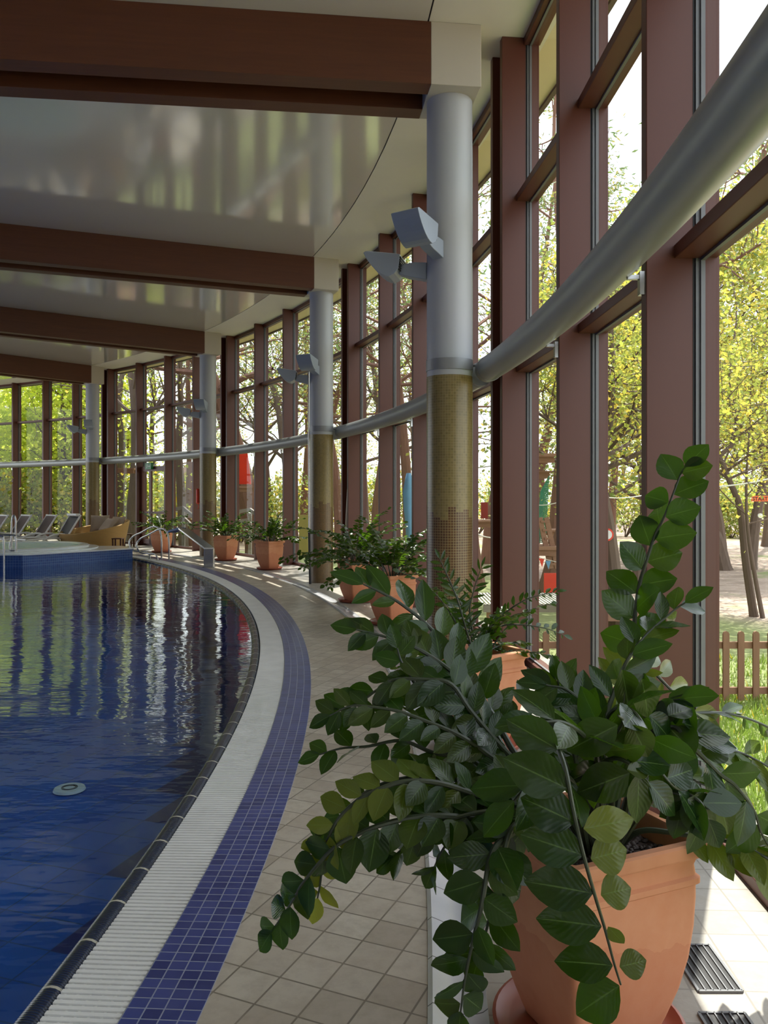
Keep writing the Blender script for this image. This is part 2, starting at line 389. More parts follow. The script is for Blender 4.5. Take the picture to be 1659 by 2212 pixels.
M['tree_leaf'] = mk_leaf('fresh_leaf', srgb(112, 130, 58), srgb(166, 178, 90), srgb(196, 196, 110), 0.5, srgb(176, 186, 82), 0.5, 0, False)
M['maple'] = mk_leaf('maple_leaf', srgb(140, 160, 50), srgb(188, 204, 90), srgb(214, 220, 120), 0.6, srgb(214, 228, 90), 0.5, 0, False)
M['tree_leaf_green'] = mk_leaf('mid_leaf', srgb(92, 116, 64), srgb(134, 152, 86), srgb(164, 176, 104), 0.45, srgb(150, 172, 88), 0.5, 0, False)
M['needle'] = mk_leaf('pine_needles', srgb(72, 92, 58), srgb(112, 132, 84), srgb(140, 150, 90), 0.3, srgb(130, 160, 90), 0.6, 0, False)
def mk_ground():
    t = NT('park_ground'); p = t.pos(); n = t.noise(p, 0.33, 4, 0.6); n2 = t.noise(p, 5, 5, 0.7); n3 = t.noise(p, 30, 3)
    dirt = t.mix(n2, srgb(148, 128, 116), srgb(192, 174, 160)); dirt = t.mix(t.math('MULTIPLY', t.ramp(n3, 0.5, 0.8), 0.5), dirt, srgb(122, 100, 84)); dapple = t.noise(t.mapping(p, rot=(0, 0, 0.4), sc=(0.5, 1.6, 1)), 1.3, 5, 0.7); dirt = t.mix(t.math('MULTIPLY', t.ramp(dapple, 0.48, 0.62), 0.55), dirt, srgb(112, 94, 78))  # last mix paints dappled tree shade as dark streaks into the dirt colour
    gr = t.mix(n2, srgb(112, 122, 76), srgb(146, 154, 100))
    v, R = t.polar()
    near = t.ramp(R, 36.8, 35.6)
    g = t.math('MAXIMUM', t.ramp(n, 0.54, 0.64), near)
    return t.end(t.pbr(t.mix(g, dirt, gr), 0.95, bump=n2, bs=0.5, bd=0.05))
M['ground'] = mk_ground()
M['grass'] = mk_leaf('grass_blades', srgb(106, 126, 62), srgb(146, 162, 90), srgb(210, 200, 60), 0.35, srgb(150, 180, 70), 0.6, 0, False)

# ------------------------------------------------------------------ the setting
ZC = H + 4.17           # ceiling height
TA, TB = -0.42, 1.62    # angular range of the hall wall that is built
def struct(name, mb, mat, smooth=False, parent=None):
    o = mb.build(name, mat, parent, smooth)
    if parent is None: o['kind'] = 'structure'
    return o
# floors
struct('floor', MB().arc([(28.05, -0.3), (28.72, -0.3), (28.72, 0.0), (28.05, 0.0)], TA, 1.30, 160), M['floor'])
struct('floor_outer', MB().arc([(28.9, -0.3), (30.3, -0.3), (30.3, 0.0), (28.9, 0.0)], TA, TB, 160), M['floor_out'])
pts = [(-6.75, 20.9)] + [tuple(pol(28.04, 0.6376 + (1.28 - 0.6376) * i / 30)[:2]) for i in range(31)] + [(-30, 31.2), (-30, 20.9)]
struct('floor_lounge', MB().poly(pts, -0.3, 0.0), M['floor'])
# pool edge: mosaic band, overflow grating, cove
struct('trim_1', MB().arc([(27.82, -0.25), (28.05, -0.25), (28.05, 0.002), (27.82, 0.002)], TA, 0.66, 200), M['band'])
gr_ = thing('overflow_grating', pol(27.7, 0, 0), 'white slatted plastic grating curving along the pool edge beside the navy mosaic band', 'pool grating')
MB().arc([(27.58, -0.09), (27.82, -0.09), (27.82, -0.07), (27.58, -0.07)], TA, 0.655, 120).build('channel_tray', M['tray'], gr_)
g = MB(); step = 0.0268 / 27.7; th = -0.12
while th < 0.652: g.pbox(27.585, 27.817, th, -0.0082, 0.0082, -0.022, -0.001); th += step
for Rr in (27.60, 27.64, 27.68, 27.72, 27.76, 27.80): g.arc([(Rr - 0.004, -0.03), (Rr + 0.004, -0.03), (Rr + 0.004, -0.006), (Rr - 0.004, -0.006)], -0.12, 0.652, 120)
g.build('slats', M['white_plastic'], gr_)
prof = [(27.58, -0.2), (27.50, -0.2)] + [(27.54 - 0.044 * math.cos(a), -0.035 + 0.032 * math.sin(a)) for a in [PI * k / 8 for k in range(9)]]
struct('trim_2', MB().arc(prof, TA, 0.655, 260), M['cove'], True)
# gutter channel in the deck
gp = [(28.72, -0.2), (28.72, 0.004)] + [(28.735 + 0.15 * k / 8, 0.004 + 0.012 * math.cos(PI * k / 8) - (0.016 * math.sin(PI * k / 8))) for k in range(9)] + [(28.9, 0.004), (28.9, -0.2)]
tag(MB().arc(gp, TA, TB, 240).build('drain_channel', M['gutter'], smooth=True), 'glazed pale grey tiled drain channel curving through the beige deck', 'drain channel')
# pool basin and water
bas = MB()
aa = [TA + (0.66 - TA) * i / 80 for i in range(81)]
ring = [tuple(pol(27.52, a)[:2]) for a in aa]
poolpoly = ring + [(-6.25, 20.15), (-7.95, 17.95), (-34, 17.95), (-34, ring[0][1])]
V = [(x, y, -1.1) for x, y in poolpoly] + [(x, y, -0.03) for x, y in poolpoly]; m_ = len(poolpoly)
bas.add(V, [tuple(range(m_))] + [(i, (i + 1) % m_, m_ + (i + 1) % m_, m_ + i) for i in range(m_)])
struct('pool_basin', bas, M['pool'])
wm = MB().add([(x, y, -0.045) for x, y in poolpoly], [tuple(range(m_))])
o = wm.build('water', M['water'], fix=False); o['kind'] = 'structure'
if o.data.polygons[0].normal.z < 0: o.data.flip_normals()
# floor lights on the pool bottom
def pool_light(u, v, lab):
    z = -1.09; Y = F * (H - z) / (v - V0); c = P(u, v, Y)
    t = thing('pool_drain', c, lab, 'pool drain', 'round drains on the pool bottom')
    MB().lathe([(0, 0), (0.14, 0), (0.13, 0.02), (0, 0.02)], c, 24, False).build('cover', M['white_plastic'], t, True)
    MB().lathe([(0.05, 0.02), (0.07, 0.02), (0.07, 0.026), (0.05, 0.026)], c, 20, False).build('ring', M['bead'], t, True)
pool_light(150, 1706, 'round pale drain cover on the blue pool bottom near the left edge')
# ceiling
cp = [tuple(pol(29.07, TA + (TB - TA) * i / 90)[:2]) for i in range(91)] + [(-22, 33.2), (-22, -9)]
struct('ceiling', MB().poly(cp, ZC, ZC + 0.2), M['ceiling'])
struct('ceiling_outer', MB().arc([(29.085, ZC), (30.2, ZC), (30.2, ZC + 0.2), (29.085, ZC + 0.2)], TA, TB, 90), M['white'])
struct('trim_3', MB().arc([(29.06, ZC + 0.012), (29.095, ZC + 0.012), (29.095, ZC + 0.03), (29.06, ZC + 0.03)], TA, TB, 90), M['black'])
struct('blocker_wall_back', MB().box(-22, 1.2, -9.3, -9.0, 0, ZC), M['blocker_wall'])  # unseen wall added to block fill light from behind the camera
struct('blocker_wall_left', MB().box(-22.3, -22, -9.3, 13, 0, ZC), M['blocker_wall'])  # unseen wall added to limit light from the open left side
# roof edge outside
struct('roof_soffit', MB().arc([(30.2, ZC), (30.55, ZC), (30.55, ZC + 0.2), (30.2, ZC + 0.2)], TA, TB, 90), M['soffit'])
struct('roof_fascia', MB().arc([(30.55, ZC - 0.03), (30.6, ZC - 0.03), (30.6, ZC + 0.35), (30.55, ZC + 0.35)], TA, TB, 90), M['fascia'])

# window wall
PHI = -0.006; RF = 29.78; GAP = 0.3524 / RF; BAY = (DTH - GAP) / 4; PW = 0.08
ths = []
for n in range(-2, 6):
    t0 = TH1 + PHI + n * DTH
    ths.append((t0, True)); 
    ths.append((t0 + GAP, False))
    for m in (1, 2, 3): ths.append((t0 + GAP + m * BAY, False))
wi = 0
DOORK = None
for i in range(len(ths) - 1):
    th, dbl = ths[i]; th2, _ = ths[i + 1]
    if th < TA + 0.02 or th2 > TB: continue
    wi += 1
    base = pol(30.0, th)
    win = thing('window_%d' % wi, base, kind='structure')
    MB().pbox(RF, 30.0, th, 0, PW, 0, ZC).build('post', M['frame'], win, bevel=0.004)
    MB().pbox(30.0, 30.012, th, 0.003, PW - 0.003, 0, ZC).build('gasket', M['gasket'], win)
    MB().pbox(30.012, 30.034, th, -0.006, PW + 0.006, 0.05, ZC).build('glazing_bead', M['bead'], win)
    MB().pbox(30.034, 30.12, th, -0.012, PW + 0.012, 0, ZC).build('outer_post', M['frame'], win)
    dth = th2 - th; a0 = th + PW / 30; 
    L = dth * 30 - PW; thm = (a0 + th2) / 2; hl = L / 2
    if dbl:
        MB().pbox(30.0, 30.1, thm, -hl, hl, 0, ZC).build('infill_panel', M['frame'], win); continue
    fr = MB()
    fr.pbox(29.985, 30.12, thm, -hl, hl, 0, 0.055)           # sill
    fr.pbox(29.97, 30.12, thm, -hl, hl, ZC - 0.07, ZC)       # head
    fr.pbox(29.9, 30.1, thm, -hl, hl, 2.66, 2.725)
    fr.pbox(29.9, 30.1, thm, -hl, hl, 4.215, 4.28)
    fr.build('window_frame', M['frame'], win, bevel=0.004)
    bd = MB()
    for z0, z1 in ((0.055, 2.66), (2.725, 4.215), (4.28, ZC - 0.07)):
        bd.pbox(30.02, 30.04, thm, -hl, hl, z0, z0 + 0.014); bd.pbox(30.02, 30.04, thm, -hl, hl, z1 - 0.014, z1)
        bd.pbox(30.02, 30.04, thm, hl - 0.018, hl, z0, z1)
    bd.build('glazing_bead', M['bead'], win)
    for z0, z1 in ((0.055, 2.66), (2.725, 4.215), (4.28, ZC - 0.07)):
        MB().pbox(30.046, 30.056, thm, -hl, hl, z0, z1).build('pane', M['glass'], win)
# the garden door in the far glazing (between x=297 and 357 in the photo): found by angle
def th_of_u(u, R, lo=-0.1, hi=1.3):
    best = None
    for k in range(2000):
        t = lo + (hi - lo) * k / 2000; p = pol(R, t)
        if p[1] < 0.5: continue
        d = abs(U0 + F * p[0] / p[1] - u)
        if best is None or d < best[0]: best = (d, t)
    return best[1]
k0 = ths[[abs(a - th_of_u(300, RF)) for a, _ in ths].index(min(abs(a - th_of_u(300, RF)) for a, _ in ths))][0]
idx = [a for a, _ in ths].index(k0)
tl, tr = ths[idx + 0][0], ths[idx - 1][0]      # th grows to the left in the picture
thm = (tr + PW / 30 + tl) / 2; hl = ((tl - tr) * 30 - PW) / 2
door = thing('door_1', pol(29.97, thm), kind='structure')
dm = MB(); dm.pbox(29.9, 29.98, thm, -hl, hl, 2.3, 2.45); dm.pbox(29.9, 29.98, thm, hl - 0.12, hl, 0.06, 2.3); dm.pbox(29.9, 29.98, thm, -hl, -hl + 0.06, 0.06, 2.3)
dm.pbox(29.92, 29.98, thm, hl - 0.62, hl - 0.50, 0.06, 2.3); dm.pbox(29.92, 29.98, thm, -hl, hl, 0.06, 0.2); dm.pbox(29.92, 29.98, thm, -hl, hl, 1.0, 1.06)
dm.build('door_frame', M['frame'], door)
MB().tube([pol(29.88, thm + 0.008, 0.9), pol(29.85, thm + 0.008, 1.0), pol(29.88, thm + 0.008, 1.1)], 0.012).build('door_handle', M['steel'], door)
ex = thing('exit_sign', pol(29.84, thm + 0.004, 2.36), 'small green exit sign with running figure fixed above the glazed garden door', 'exit sign')
MB().pbox(29.80, 29.89, thm, 0.0, 0.36, 2.36, 2.56).build('housing', M['green_sign'], ex)
rf = MB(); rf.pbox(29.795, 29.802, thm, 0.05, 0.17, 2.44, 2.46); rf.pbox(29.795, 29.802, thm, 0.21, 0.24, 2.42, 2.50); rf.pbox(29.795, 29.802, thm, 0.24, 0.28, 2.40, 2.42); rf.pbox(29.795, 29.802, thm, 0.215, 0.235, 2.51, 2.53)
rf.build('running_figure', M['white_plastic'], ex)

# columns, capitals, beams, lamps, ducts
names = {0: ('nearest to the camera', 'nearest'), 1: ('second from the camera, with a thin pole leaning on it', 'second'), 2: ('third from the camera, beside the steel water spout', 'third'), 3: ('furthest one in view, behind the wicker daybed', 'furthest')}
for n in range(0, 5):
    th = TH1 + n * DTH; c = pol(RC, th)
    er = np.array((math.cos(th), math.sin(th), 0)); et = np.array((-math.sin(th), math.cos(th), 0))
    if n < 4:
        col = thing('column', c, 'round pale grey column with tan mosaic lower half, ' + names[n][0], 'column', 'columns along the window wall')
        MB().lathe([(0, 2.628), (0.21, 2.628), (0.21, 5.16), (0, 5.16)], c, 48, False).build('shaft', M['column'], col, True)
        MB().lathe([(0, 0), (0.212, 0), (0.212, 2.628), (0, 2.628)], c, 48, False).build('mosaic_base', M['mosaic'], col, True)
        MB().lathe([(0.205, 2.68), (0.217, 2.68), (0.217, 2.78), (0.205, 2.78)], c, 48, False).build('collar', M['collar'], col, True)
        cap = MB(); cap.pbox(29.1, 29.55, th, -0.335, 0.335, 5.155, ZC)
        cap.build('capital', M['cap'], col, bevel=0.006)
        MB().bar(c + er * 0.2 + et * 0.02 + np.array((0, 0, 2.74)), c + er * 0.33 + et * -0.12 + np.array((0, 0, 2.73)), 0.02, 0.02).build('duct_bracket', M['steel'], col)
    bm_ = thing('roof_beam', pol(29.1, th, 5.155), 'dark brown twin timber roof beam running left from the %s column' % (names[n][1] if n < 4 else 'hidden last'), 'roof beam', 'twin timber beams under the ceiling')
    for a, b in ((-0.335, -0.14), (0.14, 0.335)):
        MB().pbox(12.0, 29.1, th, a, b, 5.155, ZC - 0.001).build('timber_ply', M['beam'], bm_, bevel=0.003)
    # duct from this column to the next one (n-1 -> n)
DZ = 2.685
for n in range(-1, 5):
    a, b = TH1 + n * DTH, TH1 + (n + 1) * DTH
    a += 0.004; b -= 0.004
    nm = {-1: 'large foreground length crossing the top right windows', 0: 'length between the nearest and second columns', 1: 'length between the second and third columns', 2: 'length between the third and furthest columns', 3: 'far left length past the furthest column', 4: ''}[n]
    if n == 4: continue
    d = thing('air_duct', pol(29.66, a, DZ), 'curved grey ventilation duct, ' + nm, 'air duct', 'ventilation duct lengths along the window wall')
    pp = [pol(29.655, a + (b - a) * k / 40, DZ) for k in range(41)]
    MB().tube(pp, 0.113, 28).build('duct_tube', M['duct'], d, True)
    for e in (a + 0.002, b - 0.004): MB().tube([pol(29.655, e, DZ), pol(29.655, e + 0.0015, DZ)], 0.117, 28).build('clamp_ring', M['collar'], d, True)
    for kk in (1, 2, 3):
        sb = MB(); e = TH1 + PHI + n * DTH + GAP + kk * BAY + 0.0012; sb.pbox(29.755, 29.782, e, -0.02, 0.02, DZ - 0.19, DZ - 0.08); sb.pbox(29.70, 29.76, e, -0.012, 0.012, DZ - 0.115, DZ - 0.095)
        sb.build('support_bracket', M['steel'], d)

def lamp(c, az, z, label):
    d = np.array((math.cos(az), math.sin(az), 0)); s = np.array((-math.sin(az), math.cos(az), 0)); up = np.array((0, 0, 1))
    b0 = c + d * 0.205 + up * z
    t = thing('flood_lamp', b0, label, 'flood lamp', 'pairs of grey uplights on the columns')
    # arm: box that narrows and curves up to the housing
    arm = [(0, -0.13), (0.0, 0.03), (0.12, 0.04), (0.26, 0.02), (0.26, -0.06), (0.18, -0.09), (0.08, -0.11)]
    MB().prism(arm, b0, d, s, up, -0.055, 0.055).build('bracket_arm', M['grey_metal'], t, bevel=0.006)
    tilt = 0.12; ex_ = d * math.cos(tilt) + up * math.sin(tilt); ez_ = up * math.cos(tilt) - d * math.sin(tilt)
    o_ = b0 + d * 0.24 + up * 0.06
    pr = [(0.0, 0.04), (0.33, 0.05), (0.35, 0.035)] + [(0.35 - 0.27 * k / 7, 0.03 - 0.20 * math.sin(k / 7 * PI / 2) ** 0.9) for k in range(1, 8)] + [(0.03, -0.14), (0.0, -0.09)]
    MB().prism(pr, o_, ex_, s, ez_, -0.135, 0.135).build('housing', M['grey_metal'], t, bevel=0.004)
    li = MB().prism([(0.03, 0.0405), (0.32, 0.0505), (0.32, 0.056), (0.03, 0.046)], o_, ex_, s, ez_, -0.12, 0.12); li.build('lens', M['acrylic'], t)
    gr = MB()
    for k in range(6): gr.prism([(-0.012, 0.02 - 0.022 * k), (0.004, 0.024 - 0.022 * k), (0.004, 0.014 - 0.022 * k), (-0.012, 0.008 - 0.022 * k)], o_, ex_, s, ez_, -0.12, 0.12)
    gr.build('cooling_fins', M['black'], t)
ln = ['nearest', 'second', 'third', 'furthest']
for n in range(4):
    th = TH1 + n * DTH; c = pol(RC, th)
    lamp(c, th + PI + math.radians(50), 3.80, 'grey uplight on the %s column, the one pointing towards the camera' % ln[n])
    lamp(c, th + PI - math.radians(20), 3.66, 'grey uplight on the %s column, the one pointing over the pool' % ln[n])

# thin poles at the second column
c2 = pol(RC, TH1 + DTH)
pt = thing('telescopic_pole', P(668, 1259, 14.5), 'tall thin grey pole standing in front of the second column', 'pole')
a = P(670, 1259, 14.25); a[2] = 0.0
MB().tube([a, P(668, 1150, 14.25)], 0.022, 10).build('grip', M['black'], pt, True)
MB().tube([P(668, 1150, 14.25), P(667, 780, 14.25)], 0.016, 10).build('tube', M['steel'], pt, True)
a = P(742, 1190, 14.6); a[2] = 0.02
pt = thing('cleaning_pole', a, 'white pole leaning against the brown window posts right of the second column', 'pole')
MB().tube([a, P(755, 985, 15.0)], 0.017, 10).build('shaft', M['white_plastic'], pt, True)
MB().tube([a, a + np.array((0, 0, 0.25))], 0.022, 10).build('grip', M['red'], pt, True)
# rescue tube hung beside third column
c3 = pol(RC, TH1 + 2 * DTH)
hp = P(428, 1072, c3[1] + 0.05)
rt = thing('rescue_float', hp, 'bright red-orange rescue float hanging on the left of the third column', 'rescue float')
MB().tube([hp + np.array((0, 0, 0.20)), hp + np.array((0, 0, 0.17)), hp + np.array((0, 0, -0.17)), hp + np.array((0, 0, -0.20))], [0.03, 0.055, 0.055, 0.03], 12).build('float_body', M['red'], rt, True)
MB().tube([hp + np.array((0, 0, -0.2)), hp + np.array((0.01, 0, -0.28)), hp + np.array((-0.01, 0, -0.33))], 0.012, 6).build('strap', M['red'], rt, True)

# floor grilles
def grille(c, ang, wx, wy, lab):
    t = thing('floor_grille', c, lab, 'floor grille', 'black slotted floor grilles by the glazing')
    ax = np.array((math.cos(ang), math.sin(ang), 0)); ay = np.array((-math.sin(ang), math.cos(ang), 0)); up = np.array((0, 0, 1))
    MB().obox(c + up * 0.002, ax, ay, up, wx / 2, wy / 2, 0.0015).build('base_plate', M['black'], t)
    f = MB()
    for sgn in (-1, 1):
        f.obox(c + ax * sgn * wx / 2 + up * 0.004, ax, ay, up, 0.004, wy / 2, 0.004); f.obox(c + ay * sgn * wy / 2 + up * 0.004, ax, ay, up, wx / 2, 0.004, 0.004)
    f.build('rim', M['bead'], t)
    s = MB(); k = int(wx / 0.022)
    for i in range(1, k): s.obox(c + ax * (-wx / 2 + wx * i / k) + up * 0.005, ax, ay, up, 0.0019, wy / 2, 0.003)
    s.build('slats', M['bead'], t)
def fl(u, v): Y = F * H / (v - V0); return np.array(((u - U0) / F * Y, Y, 0.0))
grille(fl(1521, 2092) * (1, 1, 0), 0.0, 0.135, 0.26, 'black slotted floor grille right of the nearest pot')
grille(fl(1600, 2255) * (1, 1, 0), 0.0, 0.135, 0.26, 'black slotted floor grille cut off by the bottom right corner')
grille(fl(1225, 1668) * (1, 1, 0), 0.02, 0.135, 0.5, 'black slotted floor grille behind the nearest plant, beside the second pot')

# ------------------------------------------------------------------ spa platform
pf = thing('spa_platform', (-8.0, 18.2, -0.2), 'raised platform clad in blue mosaic jutting into the pool at left', 'platform')
sp_ = [(-34, 17.9), (-7.93, 17.9), (-6.2, 20.12), (-6.75, 21.0), (-34, 21.0)]
MB().poly(sp_, -1.38, 0.225).build('mosaic_side', M['tile_blue'], pf)
MB().poly([(-34, 17.87), (-7.91, 17.87), (-6.16, 20.11), (-6.73, 21.03), (-34, 21.03)], 0.225, 0.255).build('coping', M['acrylic'], pf, bevel=0.008)
sc_ = (-9.1, 19.9, 0.255)
ht = thing('hot_tub', sc_, 'round white hot tub with a rolled rim and foaming water set in the blue platform', 'hot tub')
MB().lathe([(1.1, -0.02), (2.02, 0.0), (2.02, 0.025), (1.9, 0.035), (1.1, 0.035)], sc_, 96).build('lower_step', M['acrylic'], ht, True)
MB().lathe([(1.80, 0.03), (1.80, 0.07), (1.76, 0.09), (1.68, 0.095), (1.60, 0.08), (1.56, 0.045), (1.5, 0.02)], sc_, 96, False).build('tub_rim', M['acrylic'], ht, True)
def mk_foam():
    t = NT('foaming_water'); n = t.noise(t.pos(), 7, 5, 0.7); return t.end(t.pbr(t.mix(t.ramp(n, 0.4, 0.65), srgb(110, 190, 200), srgb(235, 245, 245)), 0.1, bump=n, bs=0.6, bd=0.04))
M['foam'] = mk_foam()
fo = MB().lathe([(0, 0.06), (1.58, 0.06), (1.58, 0.05), (0, 0.05)], sc_, 64, False).build('bubbling_water', M['foam'], ht)
# ladder rails at left
def rail(name, lab, segs, r=0.021, cat='handrail', group=None, mat='steel', parts=None):
    t = thing(name, segs[0][0], lab, cat, group)
    for i, sg in enumerate(segs):
        q = crom(sg, 28) if len(sg) > 2 else np.array(sg)
        MB().tube(q, r, 12).build(parts[i] if parts else 'rail', M[mat], t, True)
    return t
zf = 0.255
Yl = 18.05
def Q(u, v, Y=Yl): return P(u, v, Y)
rail('pool_ladder', 'steel ladder rails at the far left edge of the hot tub platform', [
    [Q(35, 1193), Q(35, 1175), Q(34, 1162), Q(28, 1156), Q(-20, 1155)],
    [Q(9, 1235, 17.8), Q(9, 1200, 17.8), Q(8, 1166, 17.8), Q(4, 1158, 17.8), Q(-20, 1158, 17.8)],
    [Q(25, 1190, 18.6), Q(25, 1160, 18.6), Q(26, 1125, 18.6), Q(30, 1113, 18.6), Q(34, 1125, 18.6), Q(34, 1155, 18.6)],
    [Q(22, 1170), Q(22, 1188), Q(32, 1190)]], 0.02, 'ladder')
# entry rails
def ground_at(u, v, z=0.0): Y = F * (H - z) / (v - V0); return np.array(((u - U0) / F * Y, Y, z))
for off, lab in ((0, 'curved steel pool entry handrail, the left one of the pair'), (1, 'curved steel pool entry handrail, the right one nearer the camera')):
    A = ground_at(349 + 16 * off, 1206 + 3 * off); B = ground_at(324 + 17 * off, 1207 + 3 * off, 0)
    Ya = A[1]; Yb = B[1]
    ox = 16 * off; oy = 5 * off
    seg = [A, P(349 + ox, 1165 + oy, Ya), P(344 + ox, 1143 + oy, Ya + 0.05), P(330 + ox, 1137 + oy, Ya + 0.15), P(305 + ox, 1150 + oy, Ya + 0.35), P(288 + ox, 1158 + oy, Ya + 0.5),
           P(279 + ox, 1172 + oy, Ya + 0.5), P(287 + ox, 1188 + oy, Ya + 0.4), P(305 + ox, 1191 + oy, Yb + 0.2), P(318 + ox, 1192 + oy, Yb + 0.1), P(323 + ox, 1198 + oy, Yb), B]
    t = rail('entry_handrail', lab, [seg], 0.021, 'handrail', 'pair of curved entry handrails')
    MB().lathe([(0, 0), (0.045, 0), (0.045, 0.012), (0, 0.012)], A, 16, False).build('floor_flange', M['steel'], t)
    MB().lathe([(0, 0), (0.045, 0), (0.045, 0.012), (0, 0.012)], B, 16, False).build('floor_flange', M['steel'], t)
# water spout (wide flat stainless)
A = ground_at(450, 1226); wsp = thing('water_spout', A, 'wide flat stainless steel water spout on a square post at the pool edge', 'water spout')
Y0 = A[1]
x0, x1 = P(440, 1226, Y0)[0], P(461, 1226, Y0)[0]
MB().box(x0, x1, Y0, Y0 + 0.13, 0, 0.40).build('post', M['steel'], wsp, bevel=0.01)
MB().box(x0 - 0.03, x1 + 0.03, Y0 - 0.03, Y0 + 0.16, 0, 0.012).build('base_plate', M['steel'], wsp)
tp = [P(462, 1182, Y0), P(392, 1143, Y0 + 0.6), P(364, 1150, Y0 + 0.75)]
tq = [P(440, 1184, Y0), P(378, 1147, Y0 + 0.6), P(362, 1154, Y0 + 0.75)]
s = MB()
lft = [P(441, 1187, Y0), P(385, 1144, Y0 + 0.9), P(362, 1151, Y0 + 1.0)]
for i in range(2):
    a, b = lft[i], lft[i + 1]; w_ = np.array((0.20, 0.05, 0)); h_ = np.array((0, 0, 0.045))
    s.hexa([a, a + w_, b + w_, b, a + h_, a + w_ + h_, b + w_ + h_, b + h_])
s.build('flat_channel', M['steel'], wsp, bevel=0.008)
s = MB(); e = lft[2]
for k in range(4): s.bar(e + np.array((0.02 + 0.05 * k, 0.0, 0.05)), lft[1] + np.array((0.02 + 0.05 * k, 0, 0.05)), 0.012, 0.012)
s.build('guide_ribs', M['steel'], wsp)

# ------------------------------------------------------------------ lounge furniture
def lounger(x, y, rz, lab, dark=False):
    t = thing('sun_lounger', (x, y, 0), lab, 'sun lounger', 'loungers in a row by the far windows')
    t.rotation_euler = (0, 0, rz)
    L = lambda mb, name, mat, sm=False, bv=0: _loc(mb, name, mat, t, sm, bv)
    # local: head towards +Y (backrest), length 1.9
    f = MB()
    for sx in (-1, 1):
        f.tube(crom([(sx * 0.33, -0.95, 0.30), (sx * 0.33, -0.3, 0.33), (sx * 0.33, 0.25, 0.33)], 10), 0.028, 8)
    for yy in (-0.95, 0.25): f.tube([(-0.33, yy, 0.31), (0.33, yy, 0.31)], 0.024, 8)
    L(f, 'frame', M['white_plastic'], True)
    for sx in (-1, 1):
        L(MB().tube(crom([(sx * 0.34, -0.62, 0.02), (sx * 0.35, -0.5, 0.25), (sx * 0.36, -0.2, 0.42), (sx * 0.36, 0.1, 0.44), (sx * 0.35, 0.32, 0.34)], 14), 0.03, 8), 'armrest', M['white_plastic'], True)
        L(MB().tube([(sx * 0.33, 0.55, 0.02), (sx * 0.33, 0.22, 0.33)], 0.026, 8), 'leg', M['white_plastic'], True)
        L(MB().tube([(sx * 0.33, -0.85, 0.02), (sx * 0.33, -0.8, 0.31)], 0.026, 8), 'leg', M['white_plastic'], True)
    L(MB().box(-0.30, 0.30, -0.93, 0.22, 0.318, 0.33), 'seat_sling', M['brown_sling'])
    bk = MB(); c, s_ = math.cos(math.radians(58)), math.sin(math.radians(58))
    bk.add([(-0.28, 0.24, 0.33), (0.28, 0.24, 0.33), (0.28, 0.24 + 0.72 * c, 0.33 + 0.72 * s_), (-0.28, 0.24 + 0.72 * c, 0.33 + 0.72 * s_),
            (-0.28, 0.255, 0.32), (0.28, 0.255, 0.32), (0.28, 0.255 + 0.72 * c, 0.32 + 0.72 * s_), (-0.28, 0.255 + 0.72 * c, 0.32 + 0.72 * s_)],
           [(0, 1, 2, 3), (7, 6, 5, 4), (0, 4, 5, 1), (1, 5, 6, 2), (2, 6, 7, 3), (3, 7, 4, 0)])
    L(bk, 'backrest_sling', M['black'] if dark else M['brown_sling'])
    e = (0.24 + 0.74 * c, 0.325 + 0.74 * s_)
    L(MB().tube(crom([(-0.3, 0.24, 0.33), (-0.31, e[0] * 0.98, e[1] * 0.96), (-0.27, e[0], e[1]), (0.27, e[0], e[1]), (0.31, e[0] * 0.98, e[1] * 0.96), (0.3, 0.24, 0.33)], 30), 0.026, 8), 'backrest_frame', M['white_plastic'], True)
    if dark: L(MB().box(-0.3, 0.3, e[0] - 0.10, e[0] + 0.03, e[1] + 0.0, e[1] + 0.07), 'rolled_towel', M['white_plastic'], bv=0.02)
    return t
def _loc(mb, name, mat, t, sm, bv):
    return mb_local(mb, name, mat, t, sm, bv)
def mb_local(mb, name, mat, t, sm=False, bv=0):
    o = mb.build(name, mat, None, sm, bevel=bv); o.parent = t; return o
lx = [(-30, 'brown sling sun lounger cut off by the left edge'), (20, 'brown sling sun lounger second from the left edge'), (75, 'brown sling sun lounger left of the dark backed one')]
for u, lab in lx:
    p = P(u, 1100, 24.3); lounger(p[0], 24.0, math.radians(-42), lab)
p = P(128, 1100, 24.0); lounger(p[0], 23.6, math.radians(-42), 'sun lounger with a black backrest and white towel beside the daybed', True)

# daybed
db = P(204, 1100, 23.9); db[2] = 0; r_ = 0.93
t = thing('wicker_daybed', db, 'round tan wicker daybed with a sloping shell and cushions behind the platform', 'daybed')
V = []; Fc = []; n = 64
def shell_h(a):  # high at the right (+X), low front left
    return 0.42 + 0.32 * (0.5 + 0.5 * math.cos(a - math.radians(25))) ** 1.4 + 0.10 * (0.5 + 0.5 * math.cos(a - math.radians(90))) 
for i in range(n):
    a = 2 * PI * i / n; h = shell_h(a)
    for rr, zz in ((r_ - 0.12, 0.0), (r_ - 0.02, h * 0.5), (r_ + 0.06, h), (r_ + 0.045, h + 0.025), (r_, h + 0.01), (r_ - 0.07, 0.30)): V.append((db[0] + rr * math.cos(a), db[1] + rr * math.sin(a), zz))
for i in range(n):
    j = (i + 1) % n
    for k in range(5): Fc.append((i * 6 + k, j * 6 + k, j * 6 + k + 1, i * 6 + k + 1))
Fc.append(tuple(i * 6 for i in range(n - 1, -1, -1)))
MB().add(V, Fc).build('wicker_shell', M['wicker'], t, True)
MB().lathe([(0, 0.30), (r_ - 0.09, 0.30), (r_ - 0.06, 0.36), (r_ - 0.08, 0.41), (0, 0.43)], db, 48, False).build('seat_cushion', M['cushion'], t, True)
